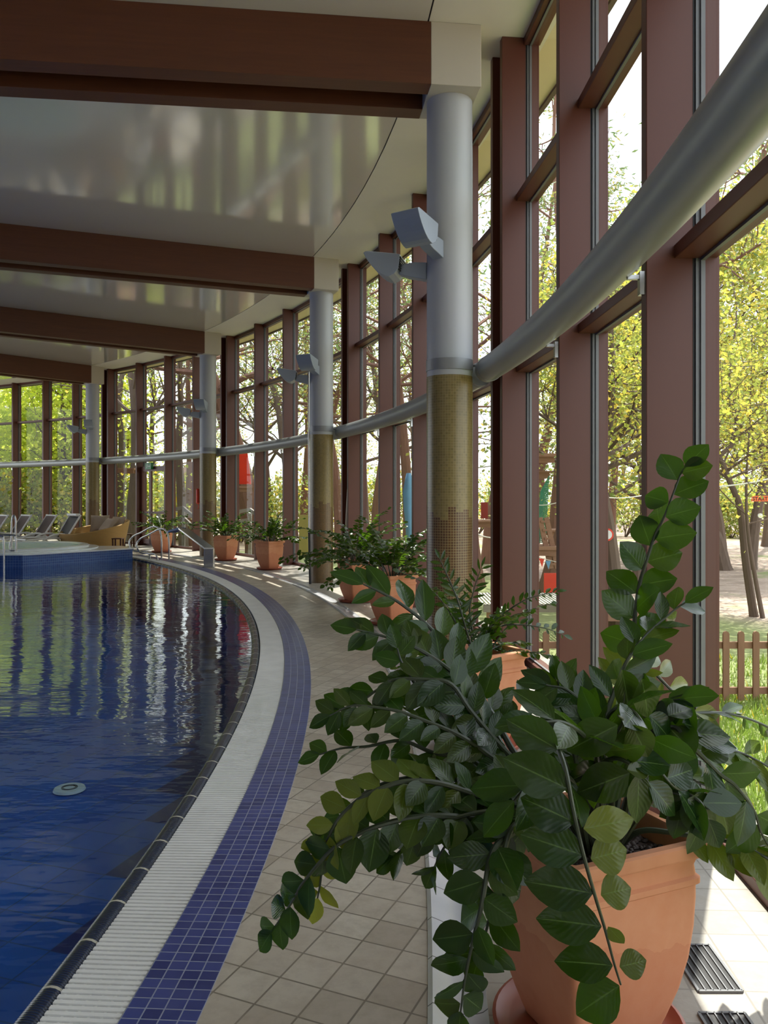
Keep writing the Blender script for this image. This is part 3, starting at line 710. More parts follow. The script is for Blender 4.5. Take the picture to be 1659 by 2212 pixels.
def pillow(c, az, tilt, s, lab):
    ex_ = np.array((math.cos(az), math.sin(az), 0)); n_ = np.array((-math.sin(az) * math.cos(tilt), math.cos(az) * math.cos(tilt), math.sin(tilt))); uy = np.cross(ex_, n_) * -1
    if uy[2] < 0: uy = -uy
    V = []; Fc = []; k = 12
    for sgn in (1, -1):
        for i in range(k + 1):
            for j in range(k + 1):
                x = i / k * 2 - 1; y = j / k * 2 - 1; th_ = (max(0, 1 - x ** 4) * max(0, 1 - y ** 4)) ** 0.6 * 0.09
                px = x * (1 - 0.07 * (1 - y * y)); py = y * (1 - 0.07 * (1 - x * x))
                V.append(c + ex_ * px * s + uy * py * s + n_ * th_ * sgn)
    N1 = (k + 1) ** 2
    for q in range(2):
        for i in range(k):
            for j in range(k):
                b = q * N1 + i * (k + 1) + j; Fc.append((b, b + 1, b + k + 2, b + k + 1))
    o = MB().add(V, Fc).build('throw_pillow', M['cushion'], None, True); tag(o, lab, 'pillow', 'beige pillows on the daybed'); return o
pillow(db + np.array((0.05, 0.30, 0.72)), math.radians(8), math.radians(-22), 0.27, 'square beige pillow standing at the left of the daybed back')
pillow(db + np.array((0.55, 0.34, 0.72)), math.radians(-20), math.radians(-30), 0.24, 'beige pillow at the rear right of the daybed, mostly hidden')
pillow(db + np.array((0.40, 0.02, 0.68)), math.radians(-35), math.radians(-42), 0.27, 'beige pillow lying tilted in front at the right of the daybed')
def table(c, s, h, lab, name='side_table'):
    t = thing(name, c, lab, 'side table')
    MB().box(c[0] - s, c[0] + s, c[1] - s, c[1] + s, h - 0.03, h).build('tabletop', M['dark_wood'], t, bevel=0.004)
    for i in (-1, 1):
        for j in (-1, 1): MB().box(c[0] + i * (s - 0.03) - 0.02, c[0] + i * (s - 0.03) + 0.02, c[1] + j * (s - 0.03) - 0.02, c[1] + j * (s - 0.03) + 0.02, 0, h - 0.03).build('leg', M['dark_wood'], t)
    MB().box(c[0] - s + 0.03, c[0] + s - 0.03, c[1] - s + 0.02, c[1] - s + 0.04, 0.12, 0.15).build('stretcher', M['dark_wood'], t)
tc = P(276, 1100, 24.6); tc[2] = 0; table(tc, 0.17, 0.40, 'small dark wooden side table behind the daybed next to the entry handrails')
tc = P(255, 1100, 22.9); tc[2] = 0; table(tc, 0.14, 0.36, 'small dark wooden stool pushed up to the right side of the daybed', 'stool')
# ------------------------------------------------------------------ potted plants
def sqloop(h, r, n=5):
    out = []
    for q in range(4):
        a0 = q * PI / 2; cx = (h - r) * (1 if q in (0, 3) else -1); cy = (h - r) * (1 if q in (0, 1) else -1)
        for k in range(n): a = a0 + PI / 2 * k / (n - 1); out.append((cx + r * math.cos(a), cy + r * math.sin(a)))
    return out
POTPROF = [(0.030, 0.135, .03), (0.05, 0.142, .03), (0.10, 0.158, .028), (0.18, 0.180, .026), (0.27, 0.197, .024), (0.36, 0.206, .022), (0.44, 0.209, .02), (0.475, 0.209, .02), (0.482, 0.217, .02), (0.497, 0.217, .02),
           (0.504, 0.209, .02), (0.53, 0.206, .02), (0.55, 0.212, .02), (0.558, 0.229, .018), (0.566, 0.233, .016), (0.594, 0.233, .016), (0.60, 0.228, .016), (0.60, 0.206, .014), (0.594, 0.202, .014), (0.53, 0.194, .014), (0.50, 0.19, .014)]
def pot_meshes():
    mb = MB(); V = []; Fc = []; m = 20
    for z, h, r in POTPROF:
        for x, y in sqloop(h, r): V.append((x, y, z))
    for i in range(len(POTPROF) - 1):
        for k in range(m): k2 = (k + 1) % m; Fc.append((i * m + k, i * m + k2, (i + 1) * m + k2, (i + 1) * m + k))
    Fc.append(tuple(range(m - 1, -1, -1)))
    mb.add(V, Fc); return mb
LT = {}
def leaf_template(nx, ny):
    if (nx, ny) in LT: return LT[(nx, ny)]
    V = []; UV = []
    for i in range(nx + 1):
        x = i / nx; wv = (math.sin(PI * min(1, x ** 0.9)) ** 0.80) * 0.335 if 0 < i < nx else 0.008
        for j in range(-ny, ny + 1):
            y = j / ny; V.append((x, y * wv, 0.16 * abs(y) * wv * 1.2 - 0.13 * x * x + 0.012 * math.sin(x * 14) * abs(y))); UV.append((x, y))
    Fc = []; r = 2 * ny + 1
    for i in range(nx):
        for j in range(2 * ny): Fc.append((i * r + j, (i + 1) * r + j, (i + 1) * r + j + 1, i * r + j + 1))
    LT[(nx, ny)] = (np.array(V), np.array(Fc), np.array(UV)); return LT[(nx, ny)]
def leaf_mesh(name, leaves, mat, parent, nx=7, ny=2):
    """leaves: (pos, dir, normal, length, widthfactor, tint(2))"""
    T, Fc, UV = leaf_template(nx, ny); nv = len(T); L = len(leaves)
    if not L: return
    VV = np.zeros((L * nv, 3)); CC = np.zeros((L * nv, 4)); ploc = np.array(parent_loc(parent))
    for i, (p, d, n, ln, wf, tint) in enumerate(leaves):
        d = d / np.linalg.norm(d); s = np.cross(n, d); s /= (np.linalg.norm(s) + 1e-9); n2 = np.cross(d, s)
        VV[i * nv:(i + 1) * nv] = p - ploc + ln * (T[:, :1] * d + T[:, 1:2] * wf * s + T[:, 2:3] * n2)
        CC[i * nv:(i + 1) * nv] = (tint[0], tint[1], 0, 1)
    FF = (Fc[None] + (np.arange(L) * nv)[:, None, None]).reshape(-1, 4)
    me = fast_mesh(name, VV, FF, CC)
    ul = me.uv_layers.new(name='UVMap'); uvv = np.tile(UV, (L, 1))[FF.reshape(-1)]; ul.data.foreach_set('uv', uvv.reshape(-1).astype(np.float32))
    me.materials.append(mat); me.shade_smooth()
    o = bpy.data.objects.new(name, me); COL.objects.link(o); o.parent = parent; return o
def fast_mesh(name, VV, FF, CC=None):
    me = bpy.data.meshes.new(name); k = FF.shape[1]
    me.vertices.add(len(VV)); me.vertices.foreach_set('co', VV.reshape(-1).astype(np.float32))
    me.loops.add(FF.size); me.loops.foreach_set('vertex_index', FF.reshape(-1).astype(np.int32))
    me.polygons.add(len(FF)); me.polygons.foreach_set('loop_start', (np.arange(len(FF)) * k).astype(np.int32)); me.polygons.foreach_set('loop_total', np.full(len(FF), k, np.int32))
    me.update(calc_edges=True)
    if CC is not None:
        at = me.attributes.new('tint', 'FLOAT_COLOR', 'POINT'); at.data.foreach_set('color', CC.reshape(-1).astype(np.float32))
    return me
CAM = np.array((0, 0, H))
def frond(parent, pts, llen, pairs, rng, start=0.35, ang=58, wf=0.9, nmix=(0.75, 0.5), r0=0.010, yel=0.0, yel_tip=0.0, sides=(1, 1), res=(7, 2), jit=0.25, taper=0.75, bright=0.0, nfix=None, n=44, lastleaf=True, dens=None):
    q = crom(pts, n)
    seg = np.r_[0, np.cumsum(np.linalg.norm(np.diff(q, axis=0), axis=1))]; tot = seg[-1]
    def at(f):
        s = f * tot; i = min(np.searchsorted(seg, s), n - 1); i = max(i, 1); g_ = (s - seg[i - 1]) / (seg[i] - seg[i - 1] + 1e-9)
        p = q[i - 1] * (1 - g_) + q[i] * g_; d = q[min(i + 1, n - 1)] - q[max(i - 2, 0)]; return p, d / (np.linalg.norm(d) + 1e-9)
    st = MB().tube(q, [r0 * (1 - 0.78 * i / (n - 1)) for i in range(n)], 7).build('frond', M['stem'], parent, True)
    lv = []
    for k in range(pairs):
        f = start + (1 - start) * (k + 0.3) / pairs
        p, T = at(min(f, 0.995))
        for sg, amp in ((1, sides[0]), (-1, sides[1])):
            if amp == 0: continue
            pp, T2 = at(min(0.999, f + (0.35 / pairs if sg < 0 else 0) * (1 - start)))
            if nfix is not None: Nn = np.array(nfix, float)
            else:
                vdir = CAM - pp; vdir = vdir / np.linalg.norm(vdir); Nn = vdir * nmix[0] + np.array((0, 0, 1)) * nmix[1]
            Nn = Nn + rng.normal(0, jit, 3); Nn -= T2 * np.dot(Nn, T2); Nn /= (np.linalg.norm(Nn) + 1e-9)
            S = np.cross(Nn, T2) * sg
            a = math.radians(ang * (1 - 0.25 * k / pairs) + rng.normal(0, 7))
            D = T2 * math.cos(a) + S * math.sin(a) + rng.normal(0, 0.10, 3) - Nn * 0.08
            ln = llen * amp * (1 - (1 - taper) * (k / pairs) ** 2) * rng.uniform(0.85, 1.1) * (0.8 if k == 0 else 1)
            y = min(1, max(0, yel + yel_tip * (k / pairs) ** 2 + rng.normal(0, 0.05)))
            lv.append((pp + D * 0.004, D, Nn + rng.normal(0, jit * 0.5, 3), ln, wf * rng.uniform(0.88, 1.1), (min(1, max(0, rng.uniform(0, 0.7) + bright)), y)))
    if lastleaf:
        p, T = at(0.999); vdir = CAM - p; vdir /= np.linalg.norm(vdir); lv.append((p, T, vdir * nmix[0] + np.array((0, 0, nmix[1])) + rng.normal(0, 0.1, 3), llen * taper, wf, (0.4 + bright, yel + yel_tip)))
    leaf_mesh('leaflets', lv, M['leaf'], st, *res)
    return st
def planter(c, ang, lab, slab, seed, size=1.0, pebbles=False):
    sau = thing('plant_saucer', (c[0], c[1], 0), slab, 'saucer', 'clay saucers under the potted plants')
    MB().lathe([(0, 0.0), (0.235, 0.0), (0.262, 0.018), (0.272, 0.042), (0.262, 0.046), (0.246, 0.030), (0.22, 0.026), (0, 0.026)], (c[0], c[1], 0), 48, False).build('dish', M['saucer'], sau, True)
    t = thing('potted_plant', (c[0], c[1], 0), lab, 'potted plant', 'glossy plants in square terracotta pots along the deck')
    pm = pot_meshes(); o = pm.build('pot', M['pot'], None, True); o.parent = t; o.rotation_euler = (0, 0, ang)
    s = MB(); m = 24; lp = sqloop(0.20, 0.014, 6); s.add([(x, y, 0.53) for x, y in lp], [tuple(range(len(lp)))])
    rng = np.random.default_rng(seed)
    if pebbles:
        for k in range(420):
            x, y = rng.uniform(-0.185, 0.185, 2); r = rng.uniform(0.007, 0.013)
            s.lathe([(r * 0.6, -r * 0.5), (r, 0), (r * 0.6, r * 0.55), (0.0005, r * 0.75)], (x, y, 0.533), 6, False)
    o = s.build('potting_pebbles', M['soil'], None, pebbles); o.parent = t; o.rotation_euler = (0, 0, ang); o['kind'] = 'stuff'
    return t, rng
def generic_fronds(t, c, rng, nf, lean, lens=(0.55, 0.85), llen=0.062, res=(4, 1), skip=None):
    for k in range(nf):
        az = 2 * PI * k / nf + rng.normal(0, 0.25); L = rng.uniform(*lens); el = rng.uniform(0.55, 1.3) if k % 3 else rng.uniform(1.1, 1.5)
        d = np.array((math.cos(az), math.sin(az), 0)); b = np.array((c[0], c[1], 0.54)) + d * rng.uniform(0.02, 0.09)
        pts = [b]; p = b.copy(); e = el
        for s_ in range(6):
            e -= rng.uniform(0.08, 0.30) * lean; p = p + (d * math.cos(e) + np.array((0, 0, 1)) * math.sin(e)) * L / 6; pts.append(p.copy())
        nup = -d * 0.5 + np.array((0, 0, 1)) * 0.9
        frond(t, pts, llen, int(rng.uniform(13, 17)), rng, 0.24, 60, rng.uniform(0.8, 1.15), r0=0.007, res=res, nfix=nup, jit=0.3, n=22, yel=0.02, bright=0.0)

# nearest plant, authored frond by frond
cA = (0.584, 2.334)
tA, rng = planter(cA, math.radians(23.9), 'large glossy plant in a terracotta pot filling the bottom right corner', 'round clay saucer under the nearest terracotta pot', 1, pebbles=True)
def fr(px, leafpx, pairs, **k):
    pts = [P(*p) for p in px]
    pts[0] = np.array((pts[0][0], pts[0][1], 0.54))
    Ym = np.mean([p[2] for p in px[2:]])
    frond(tA, pts, 1.14 * leafpx * Ym / F, pairs, rng, **k)
S0 = (1262, 1770, 2.30)
fr([(1320, 1760, 2.36), (1355, 1600, 2.42), (1373, 1439, 2.5), (1370, 1355, 2.52), (1380, 1271, 2.55), (1396, 1213, 2.55), (1417, 1153, 2.57), (1437, 1112, 2.57), (1469, 1028, 2.6), (1482, 1008, 2.6)], 80, 8, start=0.47, wf=1.3, jit=0.3, bright=0.2, ang=62)
fr([(1300, 1760, 2.32), (1305, 1620, 2.3), (1312, 1540, 2.32), (1336, 1473, 2.35), (1356, 1426, 2.35), (1396, 1372, 2.4), (1457, 1318, 2.45), (1480, 1302, 2.45)], 82, 9, start=0.35, wf=0.8, jit=0.5, ang=55)
fr([(1310, 1750, 2.25), (1292, 1640, 2.12), (1318, 1545, 2.05), (1358, 1532, 2.0), (1389, 1566, 1.95), (1405, 1605, 1.95), (1413, 1645, 1.95), (1453, 1697, 1.95), (1485, 1712, 1.97)], 105, 5, start=0.35, wf=1.1, jit=0.4, r0=0.009)
def efr(stem, leaves, r0=0.008, off=(1011, 1382), k=2.56):
    pts = [P(*p) for p in stem]; pts[0] = np.array((pts[0][0], pts[0][1], 0.54)); q = crom(pts, 44)
    st = MB().tube(q, [r0 * (1 - 0.7 * i / 43) for i in range(44)], 8).build('frond', M['stem'], tA, True); lv = []
    for (ax, ay, bx, by, Y, wf, tn, tw) in leaves:
        a = P(off[0] + ax / k, off[1] + ay / k, Y); b = P(off[0] + bx / k, off[1] + by / k, Y + 0.01 + tw * 0.02)
        vd = CAM - a; vd /= np.linalg.norm(vd); D = b - a; Nn = vd + np.array((0, 0, 0.25)) + tw * np.cross(vd, D / np.linalg.norm(D)) + rng.normal(0, 0.06, 3)
        lv.append((a, D, Nn, np.linalg.norm(D), wf, (rng.uniform(0.0, 0.4), tn)))
    leaf_mesh('leaflets', lv, M['leaf'], st, 9, 3)
efr([(1285, 1760, 2.28), (1232, 1680, 2.02), (1199, 1600, 1.82), (1206, 1618, 1.75), (1222, 1665, 1.7), (1238, 1749, 1.68), (1258, 1837, 1.66), (1282, 1924, 1.66), (1306, 2004, 1.67), (1326, 2079, 1.7), (1341, 2127, 1.7)],
    [(498, 605, 215, 445, 1.74, 1.0, 0.02, .3), (550, 822, 200, 655, 1.69, 1.0, 0.02, .25), (590, 1010, 300, 868, 1.68, 1.15, 0, .1), (635, 1190, 298, 1075, 1.66, 1.0, 0, .1), (690, 1402, 318, 1330, 1.66, 1.0, 0, 0), (738, 1585, 382, 1535, 1.67, 1.0, 0, 0), (800, 1802, 482, 1765, 1.68, 1.05, 0, 0), (836, 1912, 590, 2075, 1.7, 1.25, 0, 0),
     (640, 1045, 925, 990, 1.66, 1.0, 0.35, -.3), (680, 1212, 885, 1160, 1.66, 1.5, 0.3, -.3), (735, 1412, 905, 1370, 1.66, 1.6, 0.25, -.3), (775, 1586, 862, 1690, 1.67, 1.1, 0.3, -.8), (838, 1808, 990, 1775, 1.69, 1.5, 0.15, -.5)], 0.0075)
efr([(1275, 1765, 2.28), (1290, 1690, 2.1), (1325, 1600, 1.95), (1345, 1560, 1.9), (1335, 1545, 1.88)],
    [(826, 470, 545, 615, 1.86, 1.0, 0.03, .2), (892, 735, 600, 850, 1.86, 1.05, 0.03, .2), (880, 720, 1005, 730, 1.88, 1.1, 0.1, .3), (905, 470, 1000, 660, 1.9, 1.15, 0.1, -.2), (870, 480, 870, 650, 1.92, 1.2, 0.05, .4)])
efr([(1315, 1755, 2.25), (1330, 1640, 2.15), (1345, 1520, 2.1), (1352, 1460, 2.1)],
    [(850, 165, 905, 400, 2.08, 0.95, 0.05, .5), (960, 215, 1010, 440, 2.05, 1.0, 0.05, .4), (905, 210, 850, 380, 2.1, 0.9, 0.1, .6), (1000, 420, 1150, 560, 2.1, 1.1, 0.0, .7), (1110, 420, 1240, 370, 2.12, 1.3, 0, .7), (1185, 460, 1325, 500, 2.12, 1.3, 0, .6), (1250, 560, 1500, 580, 2.1, 0.85, 0, .6)])
efr([(1320, 1760, 2.25), (1400, 1715, 2.05), (1455, 1712, 1.98), (1490, 1725, 1.96)],
    [(1240, 880, 1055, 980, 1.97, 0.9, 0.05, .3), (1190, 890, 1140, 1115, 1.97, 0.85, 0.03, .2), (1215, 880, 1392, 1030, 1.95, 1.2, 0.02, .2), (1380, 880, 1460, 1090, 1.98, 0.8, 0.1, .3), (1100, 650, 1270, 830, 2.0, 0.7, 0.15, .7)])
fr([S0, (1180, 1792, 2.2), (1079, 1774, 2.15), (970, 1763, 2.1), (898, 1765, 2.08), (825, 1781, 2.06), (771, 1803, 2.06), (717, 1835, 2.06), (655, 1907, 2.08), (634, 1944, 2.1), (587, 2012, 2.12)], 74, 14, start=0.3, wf=1.12, ang=60, jit=0.22, r0=0.011, bright=0.25)
fr([S0, (1180, 1760, 2.25), (1075, 1735, 2.2), (1006, 1708, 2.15), (934, 1689, 2.12), (862, 1690, 2.1), (789, 1719, 2.08), (746, 1752, 2.08), (717, 1792, 2.08), (699, 1846, 2.1), (692, 1907, 2.12), (686, 1940, 2.12)], 70, 14, start=0.33, wf=0.95, ang=62, yel=0.05, yel_tip=0.8, bright=0.3)
fr([S0, (1160, 1712, 2.35), (1075, 1695, 2.35), (970, 1684, 2.35), (880, 1680, 2.33), (800, 1705, 2.3), (745, 1755, 2.3), (705, 1800, 2.3)], 66, 13, start=0.28, wf=0.95, ang=60)
fr([S0, (1180, 1722, 2.3), (1077, 1681, 2.3), (1012, 1638, 2.3), (939, 1627, 2.28), (868, 1600, 2.28), (795, 1612, 2.28), (740, 1616, 2.28), (690, 1630, 2.28)], 60, 8, start=0.35, wf=0.95, ang=65, bright=0.2, jit=0.4)
fr([S0, (1180, 1705, 2.45), (1110, 1650, 2.45), (1048, 1544, 2.5), (1012, 1470, 2.5), (986, 1424, 2.52), (925, 1352, 2.55), (867, 1305, 2.55), (824, 1280, 2.55), (785, 1262, 2.55)], 92, 9, start=0.42, wf=0.72, ang=62, sides=(0.7, 1.0), jit=0.15, bright=0.3, r0=0.013)
fr([S0, (1190, 1705, 2.4), (1120, 1640, 2.4), (1059, 1536, 2.42), (1012, 1486, 2.42), (961, 1439, 2.42), (903, 1402, 2.42), (849, 1381, 2.42), (813, 1370, 2.42), (770, 1360, 2.42)], 68, 13, start=0.42, wf=0.95, ang=62, r0=0.012)
fr([S0, (1190, 1692, 2.33), (1110, 1640, 2.32), (1020, 1540, 2.3), (975, 1478, 2.3), (921, 1468, 2.3), (852, 1468, 2.3), (815, 1490, 2.3), (780, 1515, 2.3), (735, 1535, 2.3)], 66, 12, start=0.4, wf=0.95, ang=60, bright=0.1)
fr([S0, (1180, 1702, 2.3), (1100, 1662, 2.28), (1020, 1605, 2.25), (975, 1580, 2.25), (921, 1558, 2.25), (867, 1538, 2.25), (813, 1528, 2.25), (758, 1525, 2.25), (712, 1546, 2.25)], 62, 12, start=0.35, wf=0.9, ang=60)
fr([S0, (1170, 1690, 2.35), (1085, 1640, 2.35), (1010, 1590, 2.35), (961, 1551, 2.35), (918, 1507, 2.35), (885, 1460, 2.35), (867, 1428, 2.35), (858, 1400, 2.35)], 62, 8, start=0.4, wf=0.95, ang=60, bright=0.1)
fr([(1240, 1790, 2.22), (1150, 1790, 2.08), (1085, 1815, 1.98), (1060, 1850, 1.95), (1050, 1897, 1.92), (1039, 1962, 1.9), (1028, 2005, 1.9), (1017, 2052, 1.9), (1003, 2124, 1.92), (995, 2185, 1.93)], 84, 10, start=0.25, wf=1.1, ang=68, jit=0.35)
fr([(1240, 1790, 2.22), (1165, 1770, 2.1), (1110, 1785, 2.0), (1088, 1840, 1.96), (1078, 1895, 1.95), (1062, 1960, 1.95), (1048, 2020, 1.96), (1032, 2075, 1.97)], 82, 7, start=0.25, wf=1.1, ang=66, jit=0.35)
fr([(1320, 1750, 2.4), (1345, 1600, 2.5), (1372, 1470, 2.6), (1397, 1443, 2.6), (1449, 1490, 2.62), (1477, 1518, 2.62), (1515, 1555, 2.62)], 92, 8, start=0.45, wf=0.6, ang=62, yel=0.35, bright=0.4, sides=(1.0, 0.5), jit=0.15)
fr([(1330, 1750, 2.4), (1400, 1600, 2.5), (1470, 1548, 2.6), (1528, 1540, 2.65), (1590, 1545, 2.7), (1659, 1570, 2.75), (1700, 1600, 2.8)], 72, 9, start=0.35, wf=0.5, ang=35, bright=0.2, jit=0.4)
fr([(1330, 1750, 2.3), (1390, 1610, 2.2), (1453, 1572, 2.15), (1485, 1602, 2.1), (1516, 1633, 2.1), (1556, 1673, 2.1), (1588, 1697, 2.1), (1628, 1750, 2.1), (1645, 1800, 2.1), (1675, 1850, 2.1)], 92, 9, start=0.28, wf=1.1, ang=62, jit=0.35)
fr([(1330, 1780, 2.3), (1385, 1795, 2.25), (1477, 1803, 2.2), (1584, 1821, 2.15), (1656, 1853, 2.1), (1720, 1890, 2.1)], 78, 7, start=0.4, wf=0.85, ang=55, yel_tip=0.3, yel=0.2)
fr([(1330, 1750, 2.4), (1420, 1655, 2.5), (1500, 1625, 2.6), (1580, 1622, 2.7), (1640, 1645, 2.7), (1710, 1690, 2.7)], 74, 9, start=0.3, wf=0.7, ang=50, yel=0.1, bright=0.3)
fr([(1320, 1760, 2.25), (1410, 1725, 2.1), (1465, 1712, 2.0), (1510, 1730, 1.95), (1530, 1770, 1.95)], 88, 4, start=0.5, wf=1.0, ang=60, jit=0.4)
fr([(1270, 1760, 2.3), (1240, 1620, 2.3), (1215, 1520, 2.35), (1205, 1470, 2.35)], 66, 7, start=0.45, wf=0.8, ang=50, bright=0.35)
fr([(1280, 1760, 2.3), (1290, 1640, 2.0), (1262, 1590, 1.88), (1215, 1560, 1.82), (1165, 1560, 1.8)], 118, 4, start=0.4, wf=0.9, ang=60, jit=0.35)
fr([(1270, 1760, 2.28), (1240, 1700, 2.0), (1205, 1680, 1.85), (1150, 1690, 1.8), (1110, 1730, 1.8)], 125, 3, start=0.45, wf=0.85, ang=55, jit=0.3)
fr([(1290, 1760, 2.3), (1290, 1680, 2.1), (1320, 1640, 1.95), (1360, 1650, 1.9), (1400, 1690, 1.9)], 118, 4, start=0.35, wf=0.95, ang=62, jit=0.35)
fr([(1300, 1750, 2.35), (1290, 1620, 2.3), (1260, 1530, 2.3), (1225, 1490, 2.3), (1180, 1480, 2.3)], 76, 7, start=0.35, wf=0.85, ang=55, jit=0.4, bright=0.2)
fr([(1310, 1750, 2.35), (1330, 1640, 2.35), (1380, 1560, 2.3), (1420, 1520, 2.25), (1470, 1510, 2.2)], 96, 6, start=0.35, wf=0.95, ang=60, jit=0.4)
fr([(1310, 1750, 2.45), (1310, 1640, 2.6), (1280, 1540, 2.7), (1250, 1500, 2.75), (1190, 1510, 2.8)], 70, 8, start=0.3, wf=0.85, ang=60, jit=0.4, bright=0.2)
fr([(1290, 1750, 2.45), (1240, 1640, 2.55), (1170, 1560, 2.6), (1110, 1540, 2.6), (1060, 1570, 2.6)], 70, 8, start=0.35, wf=0.9, ang=60, jit=0.4)
fr([(1300, 1760, 2.4), (1340, 1700, 2.45), (1400, 1660, 2.5), (1460, 1670, 2.5), (1530, 1700, 2.5)], 84, 7, start=0.3, wf=0.9, ang=60, jit=0.4)
fr([(1250, 1770, 2.3), (1190, 1740, 2.25), (1130, 1700, 2.2), (1070, 1720, 2.18), (1010, 1770, 2.18), (960, 1830, 2.18), (935, 1880, 2.2)], 66, 10, start=0.3, wf=0.95, ang=60, jit=0.35, bright=0.2)
fr([(1250, 1770, 2.3), (1170, 1755, 2.2), (1080, 1750, 2.12), (990, 1765, 2.1), (910, 1800, 2.1), (850, 1850, 2.12)], 72, 10, start=0.3, wf=1.0, ang=62, jit=0.35, bright=0.1)
# second plant
cB = (0.574, 5.015)
tB, rngB = planter(cB, math.radians(33), 'glossy plant in a terracotta pot, second nearest, partly behind the big foreground plant', 'round clay saucer under the second nearest pot', 2)
def frB(px, leafpx, pairs, **k):
    pts = [P(*p) for p in px]; frond(tB, pts, leafpx * 4.95 / F, pairs, rngB, res=(4, 1), r0=0.008, n=24, **k)
frB([(1030, 1430, 4.98), (1010, 1370, 4.98), (986, 1290, 4.95), (961, 1232, 4.95), (950, 1207, 4.95)], 34, 13, wf=0.45, start=0.15, ang=68, jit=0.1)
frB([(1035, 1430, 5.0), (1015, 1330, 5.0), (1022, 1280, 5.0), (1040, 1225, 5.0)], 34, 13, wf=0.35, start=0.2, ang=72, jit=0.1)
frB([(1040, 1430, 4.98), (1050, 1370, 4.95), (1084, 1330, 4.95), (1131, 1298, 4.9), (1170, 1285, 4.9), (1203, 1278, 4.9)], 30, 11, wf=0.6, start=0.35, ang=68, jit=0.1, sides=(0.8, 0.4))
frB([(1040, 1430, 4.98), (1060, 1375, 4.95), (1085, 1352, 4.9), (1131, 1350, 4.85), (1180, 1358, 4.85), (1218, 1372, 4.85)], 30, 9, wf=0.7, start=0.35, ang=68, jit=0.1, sides=(0.9, 0.4))
generic_fronds(tB, cB, rngB, 11, 0.8, (0.4, 0.75))
spec = [((0.095, 9.82), 40, 'glossy plant in a terracotta pot standing just left of the nearest column', 'round clay saucer under the pot left of the nearest column', 24, 0.95, (0.7, 1.0)),
        ((-0.40, 11.9), 33, 'spreading glossy plant whose pot stands on a saucer right of the second column', 'round clay saucer at the pot right of the second column', 27, 1.0, (0.8, 1.1)),
        ((-2.40, 17.1), 50, 'glossy plant in a terracotta pot under the window left of the second column', 'round clay saucer at the pot left of the second column', 20, 0.85, (0.6, 0.9)),
        ((-3.78, 19.5), 60, 'glossy plant in a terracotta pot between the water spout and the third column', 'round clay saucer at the pot beside the third column', 20, 0.85, (0.6, 0.9)),
        ((-6.08, 22.3), 58, 'furthest potted glossy plant, behind the curved entry handrails', 'round clay saucer at the furthest pot behind the handrails', 20, 0.95, (0.65, 0.95))]
for k, (c, ad, l1, l2, nf, lean, ls) in enumerate(spec):
    t, r = planter(c, math.radians(ad), l1, l2, 10 + k)
    generic_fronds(t, c, r, nf + 3, lean, ls, 0.095 if k < 2 else 0.09, (4, 1) if k < 2 else (3, 1))
#EXTERIOR
# ------------------------------------------------------------------ park outside
def gz(x, y):
    R = math.hypot(x - CX, y - CY)
    k = min(1, max(0, (R - 38) / 30))
    return -0.64 + 0.10 * math.sin(x * 0.45 + 1) * math.cos(y * 0.33) * min(1, max(0, (R - 33) / 6)) + 0.35 * k * k + 0.25 * k * math.sin(x * 0.21 + y * 0.17)
V = []; Fc = []; na, nr = 150, 60
for i in range(na + 1):
    th = TA + (1.9 - TA) * i / na
    for j in range(nr + 1):
        R = 30.1 + 110 * (j / nr) ** 1.7; p = pol(R, th); V.append((p[0], p[1], gz(p[0], p[1])))
for i in range(na):
    for j in range(nr): a = i * (nr + 1) + j; Fc.append((a, a + 1, a + nr + 2, a + nr + 1))
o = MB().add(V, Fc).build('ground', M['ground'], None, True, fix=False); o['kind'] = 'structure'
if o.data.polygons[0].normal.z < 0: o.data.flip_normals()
struct('wall_plinth', MB().arc([(30.05, -1.0), (30.2, -1.0), (30.2, -0.02), (30.05, -0.02)], TA, TB, 90), M['fascia'])
# grass near the building
rg = np.random.default_rng(5)
def blades(name, xy, hgt, mat, lab, cat):
    N = len(xy); VV = np.zeros((N, 3, 3)); a = rg.uniform(0, 2 * PI, N); h = hgt * rg.uniform(0.5, 1.2, N); wv = 0.006 + 0.004 * rg.random(N)
    z = np.array([gz(x, y) for x, y in xy]); base = np.c_[xy, z]
    VV[:, 0] = base + np.c_[np.cos(a) * wv, np.sin(a) * wv, np.zeros(N)]; VV[:, 1] = base - np.c_[np.cos(a) * wv, np.sin(a) * wv, np.zeros(N)]
    VV[:, 2] = base + np.c_[rg.normal(0, 0.03, N), rg.normal(0, 0.03, N), h]
    C = np.zeros((N * 3, 4)); C[:, 0] = np.repeat(rg.random(N), 3); C[:, 1] = np.repeat((rg.random(N) > 0.97) * 1.0, 3); C[:, 3] = 1
    me = fast_mesh(name, VV.reshape(-1, 3), np.arange(N * 3).reshape(-1, 3), C); me.materials.append(mat)
    o = bpy.data.objects.new(name, me); COL.objects.link(o); tag(o, lab, cat, kind='stuff'); return o
xy = []
while len(xy) < 42000:
    x = rg.uniform(1.3, 7.5); y = rg.uniform(3.0, 11)
    if math.hypot(x - CX, y - CY) > 30.25 and (y < 8.9 or rg.random() < 0.25): xy.append((x, y))
blades('grass', np.array(xy), 0.10, M['grass'], 'sunlit green lawn grass outside the right hand windows below the picket fence', 'grass')

